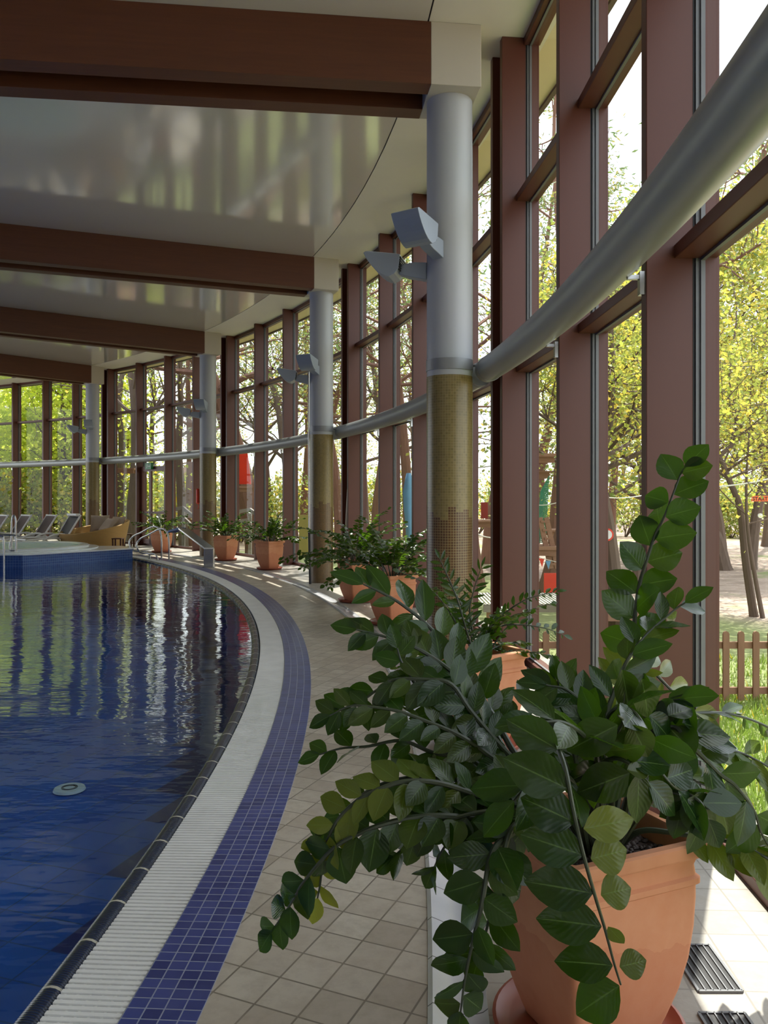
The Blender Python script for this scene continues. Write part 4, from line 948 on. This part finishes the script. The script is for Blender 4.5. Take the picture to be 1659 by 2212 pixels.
# picket fence
FY = 8.6
fx0, fx1 = 1.55, 7.6
pfz = gz(3, FY)
fe = thing('picket_fence', (fx0, FY, pfz), 'low brown wooden picket fence on the grass outside the right windows', 'fence')
for zz in (0.12, 0.60): MB().box(fx0 - 0.05, fx1, FY + 0.012, FY + 0.05, pfz + zz - 0.035, pfz + zz + 0.035).build('rail', M['fence'], fe)
k = 0; x = fx0
while x < fx1:
    wv = 0.066; pr = [(-wv / 2, 0.02), (wv / 2, 0.02), (wv / 2, 0.72)] + [(wv / 2 * math.cos(a), 0.72 + wv / 2 * math.sin(a)) for a in (PI * 0.25, PI * 0.5, PI * 0.75)] + [(-wv / 2, 0.72)]
    MB().prism(pr, (x, FY, pfz), (1, 0, 0), (0, 1, 0), (0, 0, 1), -0.012, 0.012).build('picket', M['fence'], fe); x += 0.158

# trees
def leaf_cloud(name, centers, spread, per, size, mat, parent, rng, elong=1.0, flat=0.0):
    C = np.array(centers); N = len(C) * per
    base = np.repeat(C, per, axis=0) + rng.normal(0, 1, (N, 3)) * np.array((spread, spread, spread * 0.75))
    d = rng.normal(0, 1, (N, 3)); d[:, 2] *= 0.6; d /= np.linalg.norm(d, axis=1)[:, None]
    n = rng.normal(0, 1, (N, 3)); n[:, 2] += flat; s = np.cross(n, d); s /= (np.linalg.norm(s, axis=1)[:, None] + 1e-9)
    L = size * rng.uniform(0.6, 1.25, N)[:, None]; W = L * 0.36 / elong
    VV = np.stack([base, base + d * L * 0.5 + s * W, base + d * L, base + d * L * 0.5 - s * W], axis=1).reshape(-1, 3)
    VV = VV - np.array(parent_loc(parent))
    CC = np.zeros((N * 4, 4)); CC[:, 0] = np.repeat(rng.random(N), 4); CC[:, 1] = np.repeat(rng.random(N) ** 3, 4); CC[:, 3] = 1
    me = fast_mesh(name, VV, np.arange(N * 4).reshape(-1, 4), CC); me.materials.append(mat)
    o = bpy.data.objects.new(name, me); COL.objects.link(o); o.parent = parent; return o
def grow(mb, p, d, L, r, depth, rng, tips, up=0.15, kids=(2, 4), wob=0.25, minr=0.01):
    pts = [p]; n = 5; rs = [r]; q = p.copy(); dd = d.copy(); spots = []
    for i in range(n):
        dd = dd + rng.normal(0, wob, 3) * 0.5 + np.array((0, 0, up * 0.3)); dd /= np.linalg.norm(dd); q = q + dd * L / n; pts.append(q.copy()); rs.append(max(minr * 0.5, r * (1 - 0.6 * (i + 1) / n))); spots.append((q.copy(), dd.copy(), rs[-1]))
    mb.tube(pts, rs, 6 if r > 0.05 else 4, cap=False)
    if depth == 0: tips.extend([s[0] for s in spots[1:]]); return
    for k in range(rng.integers(*kids) + 1):
        s = spots[rng.integers(1, n)]; a = rng.normal(0, 1, 3); a -= s[1] * np.dot(a, s[1]); a /= np.linalg.norm(a)
        nd = s[1] * 0.55 + a * 0.85; nd /= np.linalg.norm(nd)
        grow(mb, s[0], nd, L * rng.uniform(0.5, 0.72), s[2] * 0.65, depth - 1, rng, tips, up, kids, wob, minr)
    if depth <= 1: tips.extend([s[0] for s in spots[3:]])
def tree(base, H_, r, seed, lab, kind='broad', path=None, crown0=0.3, leaf=0.14, per=16, spread=0.3, mat='tree_leaf', nb=16, bl=0.36, extra=None, group=None, name=None, bark=None):
    rng = np.random.default_rng(seed); base = np.array(base, float)
    t = thing(name or ('pine_tree' if kind == 'pine' else 'deciduous_tree'), base, lab, 'tree', group)
    mb = MB(); tips = []
    if path is None:
        pts = [base - np.array((0, 0, 0.2))]; q = base.copy(); d = np.array((rng.normal(0, 0.06), rng.normal(0, 0.06), 1.0))
        for i in range(8): d = d + rng.normal(0, 0.07, 3) * np.array((1, 1, 0.2)); d[2] = 1; q = q + d / np.linalg.norm(d) * H_ / 8; pts.append(q.copy())
    else: pts = [np.array(p, float) for p in path]
    q = crom(pts, 26); rs = [r * (1.25 if i == 0 else 1) * (1 - 0.82 * i / 25) for i in range(26)]
    mb.tube(q, rs, 9, cap=False)
    if extra:
        for e in extra: qq = crom([np.array(p, float) for p in e], 12); mb.tube(qq, [r * 0.6 * (1 - 0.7 * i / 11) for i in range(12)], 7, cap=False); grow(mb, qq[-1], (qq[-1] - qq[-2]) / np.linalg.norm(qq[-1] - qq[-2]), H_ * 0.2, r * 0.18, 2, rng, tips)
    for k in range(nb):
        f = crown0 + (1 - crown0) * (k + rng.random() * 0.8) / nb; i = min(24, int(f * 25)); az = k * 2.4 + rng.normal(0, 0.4)
        if kind == 'pine': dd = np.array((math.cos(az), math.sin(az), rng.uniform(-0.05, 0.5))); L = H_ * bl * (1.15 - f) * 0.9
        else: dd = np.array((math.cos(az), math.sin(az), rng.uniform(0.3, 1.0))); L = H_ * bl * (1.25 - f * 0.75)
        grow(mb, q[i], dd / np.linalg.norm(dd), L, rs[i] * 0.5, 2 if kind == 'broad' else 1, rng, tips, up=0.1)
    mb.build('trunk', M[bark or ('pine_bark' if kind == 'pine' else 'bark')], t, True, fix=False)
    if per > 0: leaf_cloud('foliage', tips, spread, per, leaf, M[mat], t, rng, 3.0 if kind == 'pine' else 1.0)
    return t
def gpt(u, Y, dx=0): x = (u - U0) / F * Y; return np.array((x, Y, gz(x, Y)))
# trees drawn in the right hand windows
b = gpt(1337, 11.0)
tree(b, 6.5, 0.13, 21, 'forked tree growing through the wooden platform between the two right hand window posts', path=[b - (0, 0, .2), P(1325, 1250, 11), P(1311, 1130, 11), P(1296, 1040, 11.1), P(1301, 980, 11.2), P(1318, 900, 11.3), P(1322, 780, 11.5), P(1318, 640, 11.8)], extra=[[P(1297, 1030, 11.1), P(1284, 985, 11.2), P(1278, 940, 11.4)]], crown0=0.48, leaf=0.065, nb=16, per=11, spread=0.3, bl=0.28)
b = gpt(1632, 14.8)
tree(b, 8.5, 0.078, 22, 'leaning tree with a crooked fork seen through the right edge window', path=[b - (0, 0, .2), P(1610, 1207, 14.8), P(1599, 1100, 14.8), P(1576, 1040, 14.8), P(1552, 985, 14.9), P(1510, 955, 15.2), P(1460, 900, 15.6), P(1420, 800, 16.0)], extra=[[P(1553, 985, 14.9), P(1585, 955, 15), P(1590, 900, 15), P(1575, 820, 15), P(1590, 700, 15.2)]], crown0=0.42, leaf=0.07, nb=16, per=10, spread=0.34, bl=0.26)
b = gpt(1652, 14.6)
tree(b, 8.0, 0.045, 23, 'thin pale tree standing right of the leaning forked tree', path=[b - (0, 0, .2), P(1630, 1240, 14.6), P(1616, 1150, 14.6), P(1612, 1050, 14.6), P(1620, 900, 14.8), P(1625, 700, 15)], crown0=0.45, leaf=0.07, nb=13, per=9, spread=0.32, bl=0.26)
b = gpt(1565, 24)
tree(b, 11, 0.26, 24, 'thick trunk leaning sharply left above the shaded path', path=[b - (0, 0, .2), P(1545, 1165, 24), P(1520, 1130, 24), P(1500, 1095, 24.2), P(1475, 1040, 24.5), P(1455, 900, 25), P(1450, 700, 26), P(1450, 560, 26)], crown0=0.5, leaf=0.16, nb=15, per=12, spread=0.42)
b = gpt(1556, 27)
tree(b, 12, 0.27, 25, 'upright trunk behind the sharply leaning one', path=[b - (0, 0, .2), P(1548, 1130, 27), P(1537, 1070, 27), P(1532, 980, 27), P(1540, 800, 27), P(1545, 600, 27), P(1550, 480, 27)], crown0=0.42, leaf=0.16, nb=16, per=12, spread=0.45)
SPEC = [ # u, Y, height, radius, kind
 (1288, 16.5, 6.6, .12, 'broad'), (1255, 22, 9.5, .16, 'pine'), (1375, 21, 6.8, .15, 'broad'), (1425, 30, 9.5, .2, 'broad'), (1500, 34, 11, .2, 'broad'), (1620, 24, 8.5, .18, 'broad'), (1655, 33, 11.5, .2, 'broad'), (1320, 33, 12, .2, 'pine'),
 (1168, 17.5, 13, .17, 'pine'), (1192, 21, 13.5, .16, 'pine'), (1148, 26, 14, .2, 'pine'), (1225, 31, 14, .2, 'pine'),
 (1036, 19.5, 13, .16, 'pine'), (1050, 27, 14, .2, 'pine'), (1000, 33, 15, .2, 'pine'), (880, 22.5, 13, .17, 'pine'), (812, 26, 14, .2, 'pine'), (860, 33, 14, .2, 'broad'), (790, 36, 13, .2, 'broad'), (930, 30, 13, .19, 'pine'),
 (735, 31, 13, .22, 'pine'), (690, 35, 13.5, .2, 'pine'), (640, 30, 11, .18, 'broad'), (655, 38, 14, .22, 'pine'), (590, 40, 13, .2, 'broad'), (560, 29, 15, .42, 'pine'), (520, 42, 13, .2, 'broad'),
 (415, 36, 12, .2, 'pine'), (398, 31, 11, .2, 'bare'), (345, 42, 12, .2, 'broad'), (286, 31, 12, .24, 'bare'), (262, 34, 12, .2, 'bare'), (312, 38, 13, .2, 'pine'), (460, 39, 13, .2, 'pine'),
 (196, 36, 10.5, .16, 'broad2'), (140, 35, 10, .16, 'broad2'), (85, 37, 10.5, .16, 'broad2'), (30, 36, 10, .16, 'broad2'), (-35, 38, 10, .16, 'broad2'), (112, 45, 12, .2, 'broad2'), (5, 46, 12, .2, 'broad2')]
wins = ['through the second window from the right', 'behind the ropes course seen in the narrow window', 'behind the middle windows', 'outside the far windows', 'outside the far left windows']
adjs = ['slim', 'tall', 'slender', 'spreading', 'sturdy', 'loose', 'lanky', 'bushy']
LABN = {}
for k, (u, Y, h, r, kd) in enumerate(SPEC):
    where = ('behind the picket fence on the right' if u > 1240 else 'beside the nearest column among the ropes course' if u > 1000 else 'between the nearest and second columns' if u > 730 else 'between the second and third columns' if u > 465 else 'between the third and furthest columns' if u > 215 else 'outside the far left windows')
    kdw = {'pine': 'bare-trunked pine', 'broad': 'broadleaf tree', 'bare': 'sparse winding tree', 'broad2': 'bright yellow-green maple'}[kd]
    key = (where, kdw); LABN.setdefault(key, []).append(k)
ORD = ['first', 'second', 'third', 'fourth', 'fifth', 'sixth', 'seventh', 'eighth', 'ninth']
LAB = {}
for key, ks in LABN.items():
    ks2 = sorted(ks, key=lambda k: SPEC[k][0])
    for j, k in enumerate(ks2): LAB[k] = (key[1] + ' ' + key[0]) if len(ks2) == 1 else '%s %s from left, %s' % (ORD[j], key[1], key[0])
for k, (u, Y, h, r, kd) in enumerate(SPEC):
    b = gpt(u, Y)
    if kd == 'pine': tree(b, h, r, 100 + k, LAB[k], 'pine', crown0=0.40, leaf=0.20, per=8, spread=0.26, mat='needle', nb=18, bl=0.28, group='pines in the park')
    elif kd == 'bare': tree(b, h, r, 100 + k, LAB[k], 'broad', crown0=0.4, leaf=0.15, per=1, spread=0.4, mat='tree_leaf_green', nb=10, bl=0.3, group='park trees')
    elif kd == 'broad2': tree(b, h, r, 100 + k, LAB[k], 'broad', crown0=0.06, leaf=0.20, per=6, spread=0.5, mat='maple', nb=20, bl=0.24, group='park trees', name='maple_tree')
    else: tree(b, h, r, 100 + k, LAB[k], 'broad', crown0=0.3, leaf=0.12, per=6, spread=0.42, mat='tree_leaf' if k % 2 else 'tree_leaf_green', nb=17, bl=0.32, group='park trees')
# undergrowth
def shrub(u, Y, h, w_, seed, lab, mat='tree_leaf_green', n=60, leaf=0.15):
    rng = np.random.default_rng(seed); b = gpt(u, Y); t = thing('shrub', b, lab, 'shrub', 'undergrowth shrubs')
    mb = MB(); tips = []
    for k in range(7):
        az = rng.uniform(0, 2 * PI); d = np.array((math.cos(az) * 0.6, math.sin(az) * 0.6, 1)); grow(mb, b - (0, 0, .1), d / np.linalg.norm(d), h * 0.6, 0.03, 1, rng, tips)
    mb.build('stems', M['bark'], t, True, fix=False)
    C = b + rng.normal(0, 1, (n, 3)) * np.array((w_ * .45, w_ * .45, h * .22)) + np.array((0, 0, h * .5)); C[:, 2] = np.maximum(C[:, 2], b[2] + 0.1)
    leaf_cloud('foliage', list(C), 0.28, 26, leaf, M[mat], t, rng)
    return t
us = [-60, 10, 80, 150, 215, 262, 330, 380, 450, 520, 590, 650, 720, 790, 850, 905, 1030, 1160, 1250, 1290, 1350, 1440, 1490, 1530, 1580, 1625, 1670]
for k, u in enumerate(us):
    Y = 34 if u < 240 else 40 if u < 1000 else 42
    where = 'outside the far left windows' if u < 240 else 'between the third and furthest columns' if u < 430 else 'between the second and third columns' if u < 670 else 'between the nearest and second columns' if u < 1000 else 'beyond the path on the right'
    same = [q for q in us if (('outside the far left windows' if q < 240 else 'between the third and furthest columns' if q < 430 else 'between the second and third columns' if q < 670 else 'between the nearest and second columns' if q < 1000 else 'beyond the path on the right') == where)]
    j = same.index(u); o9 = ['first', 'second', 'third', 'fourth', 'fifth', 'sixth', 'seventh', 'eighth', 'ninth', 'tenth', 'eleventh', 'twelfth'][j]
    shrub(u, Y, 3.4 if u < 240 else 3.6 if u < 1000 else 3.4, 3.6, 300 + k, 'undergrowth shrub, %s from the left, %s' % (o9, where), 'tree_leaf' if (u < 240 or k % 3 == 0) else 'tree_leaf_green', n=90, leaf=0.17)
# far woodland beyond: copies of crowns
src = [o for o in COL.objects if o.name.startswith('deciduous_tree') and o.parent is None][5:13]
rg2 = np.random.default_rng(77); cnt = 0; WC = {}
WU = list(np.linspace(-90, 1680, 26))
for k, u in enumerate(WU):
    if k % 2 and u > 200: continue
    if 232 < u < 430 or 500 < u < 620 or 1020 < u < 1110: continue
    Y = rg2.uniform(50, 62); s = src[k % len(src)]; c = copy_tree(s); b = gpt(u, Y); c.location = b; c.rotation_euler = (0, 0, rg2.uniform(0, 6)); sc = rg2.uniform(0.9, 1.15); c.scale = (sc, sc, sc)
    cnt += 1; c['label'] = 'distant woodland tree at the back of the park, number %d' % cnt
    c['label'] = 'distant woodland tree closing the view, seen ' + 'x'; c['group'] = 'distant woodland trees'
    wh = ('outside the far left windows' if u < 232 else 'between the second and third columns' if u < 700 else 'between the nearest and second columns' if u < 1000 else 'behind the ropes course' if u < 1240 else 'behind the picket fence')
    WC[wh] = WC.get(wh, -1) + 1; c['label'] = 'distant woodland tree, %s from the left %s' % (ORD[WC[wh]], wh)

# ropes course
def plat(u0, u1, v, Y, th_, lab, name='climbing_platform', dep=0.9, rail_=False, braces=True):
    a, b = P(u0, v, Y), P(u1, v, Y); t = thing(name, (a + b) / 2, lab, 'platform', 'wooden ropes course platforms')
    mb = MB(); k = max(3, int(dep / 0.14))
    for i in range(k): mb.box(a[0], b[0], Y - dep / 2 + dep * i / k + 0.01, Y - dep / 2 + dep * (i + 1) / k - 0.01, a[2] - th_ / 2, a[2])
    mb.build('deck_boards', M['plank'], t)
    j = MB()
    for yy in (-dep / 2 + 0.08, dep / 2 - 0.14): j.box(a[0] + 0.03, b[0] - 0.03, Y + yy, Y + yy + 0.06, a[2] - th_ / 2 - 0.11, a[2] - th_ / 2)
    j.build('joists', M['plank'], t)
    return t
# low grey wooden stage under the forked tree
b0, b1 = P(1262, 1302, 10.6), P(1398, 1302, 10.6)
st = thing('wooden_stage', ((b0 + b1) / 2), 'low weathered wooden stage around the forked tree behind the picket fence', 'platform')
mb = MB()
for i in range(8): mb.box(b0[0], b1[0], 10.2 + i * 0.17, 10.2 + i * 0.17 + 0.155, b0[2] - 0.03, b0[2])
mb.build('deck_boards', M['grey_wood'], st)
mb = MB(); mb.box(b0[0], b1[0], 10.2, 10.24, b0[2] - 0.18, b0[2] - 0.03); mb.box(b0[0], b1[0], 11.5, 11.54, b0[2] - 0.18, b0[2] - 0.03); mb.build('skirting', M['plank'], st)
for x_ in (b0[0] + .06, b1[0] - .1):
    for y_ in (10.26, 11.42): MB().box(x_, x_ + 0.08, y_, y_ + 0.08, gz(x_, y_) - .1, b0[2] - 0.03).build('leg', M['plank'], st)
b0, b1 = P(1040, 1300, 12.5), P(1232, 1300, 12.5)
st = thing('trampoline_bed', (b0 + b1) / 2, 'low net deck with a pale edge behind the second window post', 'net deck')
mb = MB(); mb.box(b0[0], b1[0], 12.2, 12.26, b0[2] - 0.12, b0[2]); mb.box(b0[0], b1[0], 13.6, 13.66, b0[2] - 0.12, b0[2]); mb.build('deck_edge', M['grey_wood'], st)
mb = MB()
for i in range(26): x_ = b0[0] + (b1[0] - b0[0]) * i / 25; mb.box(x_ - .012, x_ + .012, 12.2, 13.6, b0[2] - .01, b0[2] + .01)
mb.build('net_slats', M['rope'], st)
for x_ in (b0[0] + .06, b1[0] - .1): MB().box(x_, x_ + 0.08, 12.3, 12.38, gz(x_, 12.3) - .1, b0[2] - 0.03).build('leg', M['plank'], st)
plat(1140, 1193, 982, 15.5, 0.12, 'highest brown climbing platform around a trunk in the narrow window')
plat(1142, 1186, 1018, 15.8, 0.06, 'thin middle climbing platform on the trunks in the narrow window', dep=0.6)
plat(1140, 1198, 1178, 15.2, 0.12, 'lower brown climbing platform above the pennants')
plat(1020, 1062, 1123, 17.0, 0.07, 'climbing platform right of the nearest column')
plat(505, 556, 1050, 25.8, 0.14, 'brown climbing platform below the red banner between the second and third columns', dep=1.2)
plat(253, 300, 1012, 29.5, 0.12, 'brown climbing platform on the winding trees in the far window', dep=1.2)
plat(1276, 1300, 1127, 19, 0.10, 'small platform on the left of the forked tree')
plat(1180, 1222, 1143, 19.5, 0.10, 'climbing platform beyond the green net')
def board(u0, u1, v0, v1, Y, mat, name, lab, cat, tilt=0, th_=0.03):
    a, b = P(u0, v1, Y), P(u1, v0, Y); t = thing(name, ((a[0] + b[0]) / 2, Y, a[2]), lab, cat)
    mb = MB(); mb.hexa([(a[0], Y, a[2]), (b[0] + tilt, Y, a[2]), (b[0] + tilt, Y + th_, a[2]), (a[0], Y + th_, a[2]), (a[0], Y, b[2]), (b[0], Y, b[2]), (b[0], Y + th_, b[2]), (a[0], Y + th_, b[2])])
    mb.build('panel', mat, t, bevel=0.004)
    mb = MB(); mb.box(a[0], b[0], Y + th_, Y + th_ + 0.02, b[2] - 0.05, b[2] - 0.02); mb.box(a[0], b[0], Y + th_, Y + th_ + 0.02, a[2] + 0.02, a[2] + 0.05); mb.build('batten', M['plank'], t)
    return t
board(1039, 1054, 1085, 1120, 17.0, M['red_dark'], 'barrel_board', 'red board on the trunk right of the nearest column', 'board')
board(1142, 1157, 1090, 1140, 15.9, M['red_dark'], 'padding_board', 'dark red padding on the trunk behind the green net', 'board')
board(1175, 1208, 1238, 1282, 15.0, M['red'], 'red_crate', 'red-orange board under the pennants in the narrow window', 'board')
board(512, 534, 972, 1046, 25.5, M['red'], 'red_banner', 'tall red banner above a platform between the second and third columns', 'banner', tilt=0.12)
board(1146, 1156, 1200, 1262, 15.2, M['yellow'], 'yellow_post_board', 'narrow yellow board below the lower climbing platform', 'board')
board(646, 667, 1112, 1205, 24.5, M['olive'], 'yellow_pillar', 'yellowish padded pillar outside left of the second column', 'pillar')
board(1284, 1290, 1050, 1062, 19, M['red_dark'], 'red_marker', 'small dark red marker beside the forked tree', 'marker')
# green net
n0 = thing('climbing_net', P(1165, 1080, 15.3), 'green climbing net hanging between the brown platforms in the narrow window', 'climbing net')
M['net'] = plain('green_net', srgb(70, 150, 120), 0.8)
mb = MB(); A0, A1, B0, B1 = P(1158, 1172, 15.3), P(1178, 1172, 15.3), P(1168, 1062, 15.3), P(1186, 1028, 15.3)
for i in range(9): f = i / 8; mb.tube([A0 * (1 - f) + A1 * f, B0 * (1 - f) + B1 * f], 0.007, 4)
for i in range(34): f = i / 33; mb.tube([A0 * (1 - f) + B0 * f, A1 * (1 - f) + B1 * f], 0.006, 4)
mb.build('mesh_cords', M['net'], n0)
# sloping ladder plank
ld = thing('plank_ladder', P(1190, 1240, 15), 'sloping brown plank ladder in the narrow window', 'ladder')
for dx in (0, 14): MB().bar(P(1166 + dx, 1118, 15), P(1190 + dx, 1228, 15), 0.06, 0.09).build('side_rail', M['plank'], ld)
mb = MB()
for i in range(6): f = i / 6 + .08; mb.bar(P(1166 + 24 * f, 1118 + 110 * f, 14.98), P(1180 + 24 * f, 1118 + 110 * f, 14.98), 0.05, 0.04)
mb.build('rungs', M['plank'], ld)
# pennants on a string
pn = thing('pennant_string', P(1152, 1196, 14.6), 'string of yellow, red and blue pennants in the narrow window', 'bunting')
MB().tube([P(1146, 1193, 14.6), P(1170, 1206, 14.6), P(1210, 1216, 14.6)], 0.006, 5).build('cord', M['rope'], pn)
for (u, v, mt) in ((1157, 1200, 'yellow'), (1170, 1206, 'red'), (1184, 1211, 'blue')):
    a = P(u - 6, v, 14.6); b = P(u + 6, v + 1, 14.6); c = P(u + 1, v + 19, 14.6)
    d = np.array((0, 0.004, 0)); MB().add([a, b, c, a + d, b + d, c + d], [(0, 1, 2), (5, 4, 3), (0, 3, 4, 1), (1, 4, 5, 2), (2, 5, 3, 0)]).build('pennant', M[mt], pn)
# safety ropes
for (p, q, lab, r) in ((P(1500, 1053, 12), P(1680, 1030, 12), 'taut pale safety rope crossing the right edge window', 0.012),
                       (P(1015, 1012, 17), P(1150, 985, 16), 'pale rope running right from behind the nearest column', 0.014),
                       (P(1285, 1072, 12), P(1400, 1068, 13), 'pale rope level behind the forked tree', 0.008),
                       (P(1145, 1090, 15), P(1215, 1082, 15), 'pale rope crossing the green net', 0.009),
                       (P(1015, 1142, 14), P(1065, 1162, 13), 'pale rope sloping down right of the nearest column', 0.01)):
    k = MB().tube([p * (1 - f) + q * f - np.array((0, 0, 0.04 * math.sin(PI * f))) for f in np.linspace(0, 1, 9)], r, 6).build('safety_rope', M['rope'], None, True)
    tag(k, lab, 'rope', 'pale ropes of the ropes course')
# START sign
sg = thing('start_sign', P(1645, 1077, 13.9), 'orange sign reading START on a trunk at the right edge', 'sign')
a, b = P(1624, 1083, 13.9), P(1676, 1071, 13.9)
MB().box(a[0], b[0], 13.9, 13.92, a[2], b[2]).build('sign_board', M['orange'], sg)
fc = bpy.data.curves.new('sign_text', 'FONT'); fc.body = 'START'; fc.size = 0.088; fc.extrude = 0.001; fc.offset = 0.001; fc.space_character = 1.0; fc.materials.append(M['black'])
tmp_ = bpy.data.objects.new('sign_text', fc); COL.objects.link(tmp_); bpy.context.view_layer.update(); me_ = bpy.data.meshes.new_from_object(tmp_); bpy.data.objects.remove(tmp_); fo_ = bpy.data.objects.new('lettering', me_); COL.objects.link(fo_); fo_.parent = sg; fo_.location = Vector((a[0] + 0.012, 13.897, a[2] + 0.014)) - sg.location; fo_.rotation_euler = (PI / 2, 0, 0)
bd_ = P(1643, 1114, 14); t = thing('round_marker', bd_, 'small white round marker on the trunk under the START sign', 'marker')
MB().tube([bd_, bd_ + np.array((0, 0.03, 0))], 0.04, 16).build('disc', M['white_plastic'], t)
bd_ = P(1312, 1155, 10.85); t = thing('round_signal', bd_, 'round white and red warning disc on the forked tree', 'sign')
MB().tube([bd_, bd_ + np.array((0, 0.02, 0))], 0.085, 20).build('rim', M['red'], t)
MB().tube([bd_ - np.array((0, 0.004, 0)), bd_ + np.array((0, 0.01, 0))], 0.062, 20).build('face', M['white_plastic'], t)
# blue boat-shaped canvas
cv = thing('hanging_canvas', P(882, 1100, 17.5), 'pale blue canvas hanging on a tree seen left of the nearest column', 'canvas')
V = []; Fc = []; vv = [(878, 888, 1022), (874, 891, 1040), (870, 894, 1062), (872, 894, 1100), (876, 894, 1140), (878, 892, 1180)]
for a0_, a1_, v_ in vv:
    for k in range(9): u_ = a0_ + (a1_ - a0_) * k / 8; q = P(u_, v_, 17.5); V.append((q[0], q[1] - 0.08 * math.sin(k / 8 * PI), q[2]))
for i in range(len(vv) - 1):
    for k in range(8): a = i * 9 + k; Fc.append((a, a + 1, a + 10, a + 9))
o = MB().add(V, Fc).build('cloth', M['blue'], cv, True); sm = o.modifiers.new('thick', 'SOLIDIFY'); sm.thickness = 0.01
# outside steps with handrails beyond the third column
sr = thing('outdoor_railing', gpt(400, 27), 'weathered grey wooden stair railing outside between the third and furthest columns', 'railing')
for a, b in ((P(340, 1109, 27), P(396, 1096, 27)), (P(396, 1097, 27), P(440, 1135, 26)), (P(344, 1128, 27), P(396, 1118, 27)), (P(396, 1118, 27), P(440, 1160, 26))): MB().bar(a, b, 0.06, 0.11).build('rail', M['grey_wood'], sr)
for u, v, Y in ((342, 1109, 27), (396, 1096, 27), (436, 1132, 26.1)): p = P(u, v, Y); MB().bar(np.array((p[0], p[1], gz(p[0], p[1]) - .1)), p, 0.1, 0.1, up=(0, 1, 0)).build('post', M['grey_wood'], sr)
sr = thing('outdoor_railing', gpt(545, 25), 'weathered grey wooden stair railing outside between the second and third columns', 'railing')
for a, b in ((P(500, 1108, 25), P(540, 1101, 25)), (P(540, 1101, 25), P(610, 1150, 24)), (P(500, 1130, 25), P(540, 1122, 25))): MB().bar(a, b, 0.06, 0.11).build('rail', M['grey_wood'], sr)
for u, v, Y in ((502, 1108, 25), (540, 1101, 25), (606, 1147, 24.1)): p = P(u, v, Y); MB().bar(np.array((p[0], p[1], gz(p[0], p[1]) - .1)), p, 0.1, 0.1, up=(0, 1, 0)).build('post', M['grey_wood'], sr)
# white pavilion with blue panel behind third column
hs = P(400, 1075, 52); gh = gz(hs[0], 52)
pv = thing('pavilion', (hs[0], 52, gh), 'white pavilion with a pale blue panel and grey roof left of the third column', 'building')
x0, x1 = P(378, 0, 52)[0], P(436, 0, 52)[0]; zt = P(0, 1052, 52)[2]
MB().box(x0, x1, 52, 56, gh - .3, zt).build('wall', M['wall'], pv)
MB().box(P(402, 0, 52)[0], P(418, 0, 52)[0], 51.95, 52.0, gh, zt - 0.1).build('blue_panel', M['blue'], pv)
MB().prism([(x0 - .4, zt), (x1 + .4, zt), ((x0 + x1) / 2, zt + 1.5)], (0, 0, 0), (1, 0, 0), (0, 1, 0), (0, 0, 1), 51.6, 56.4).build('roof', M['roof_tile'], pv)
yl = P(387, 1077, 33); t = thing('yellow_house_toy', yl, 'small yellow peaked board outside left of the third column', 'board')
MB().prism([(-.16, -.12), (.16, -.12), (.16, .02), (0, .18), (-.16, .02)], yl, (1, 0, 0), (0, 1, 0), (0, 0, 1), 0, 0.05).build('panel', M['yellow'], t)
MB().box(yl[0] - .04, yl[0] + .04, yl[1] + .05, yl[1] + .12, gz(yl[0], yl[1]) - .1, yl[2]).build('post', M['plank'], t)
# closed parasol outside behind the dark lounger
pp_ = P(146, 1115, 33); t = thing('closed_parasol', (pp_[0], 33, gz(pp_[0], 33)), 'closed grey parasol outside behind the black backed lounger', 'parasol')
MB().lathe([(0.30, -0.6), (0.16, -0.1), (0.05, 0.28), (0.0, 0.36)], pp_, 12, False).build('canopy', M['cushion'], t, True)
MB().tube([np.array((pp_[0], 33, gz(pp_[0], 33) - .1)), pp_ + np.array((0, 0, 0.4))], 0.025, 8).build('pole', M['grey_wood'], t, True)
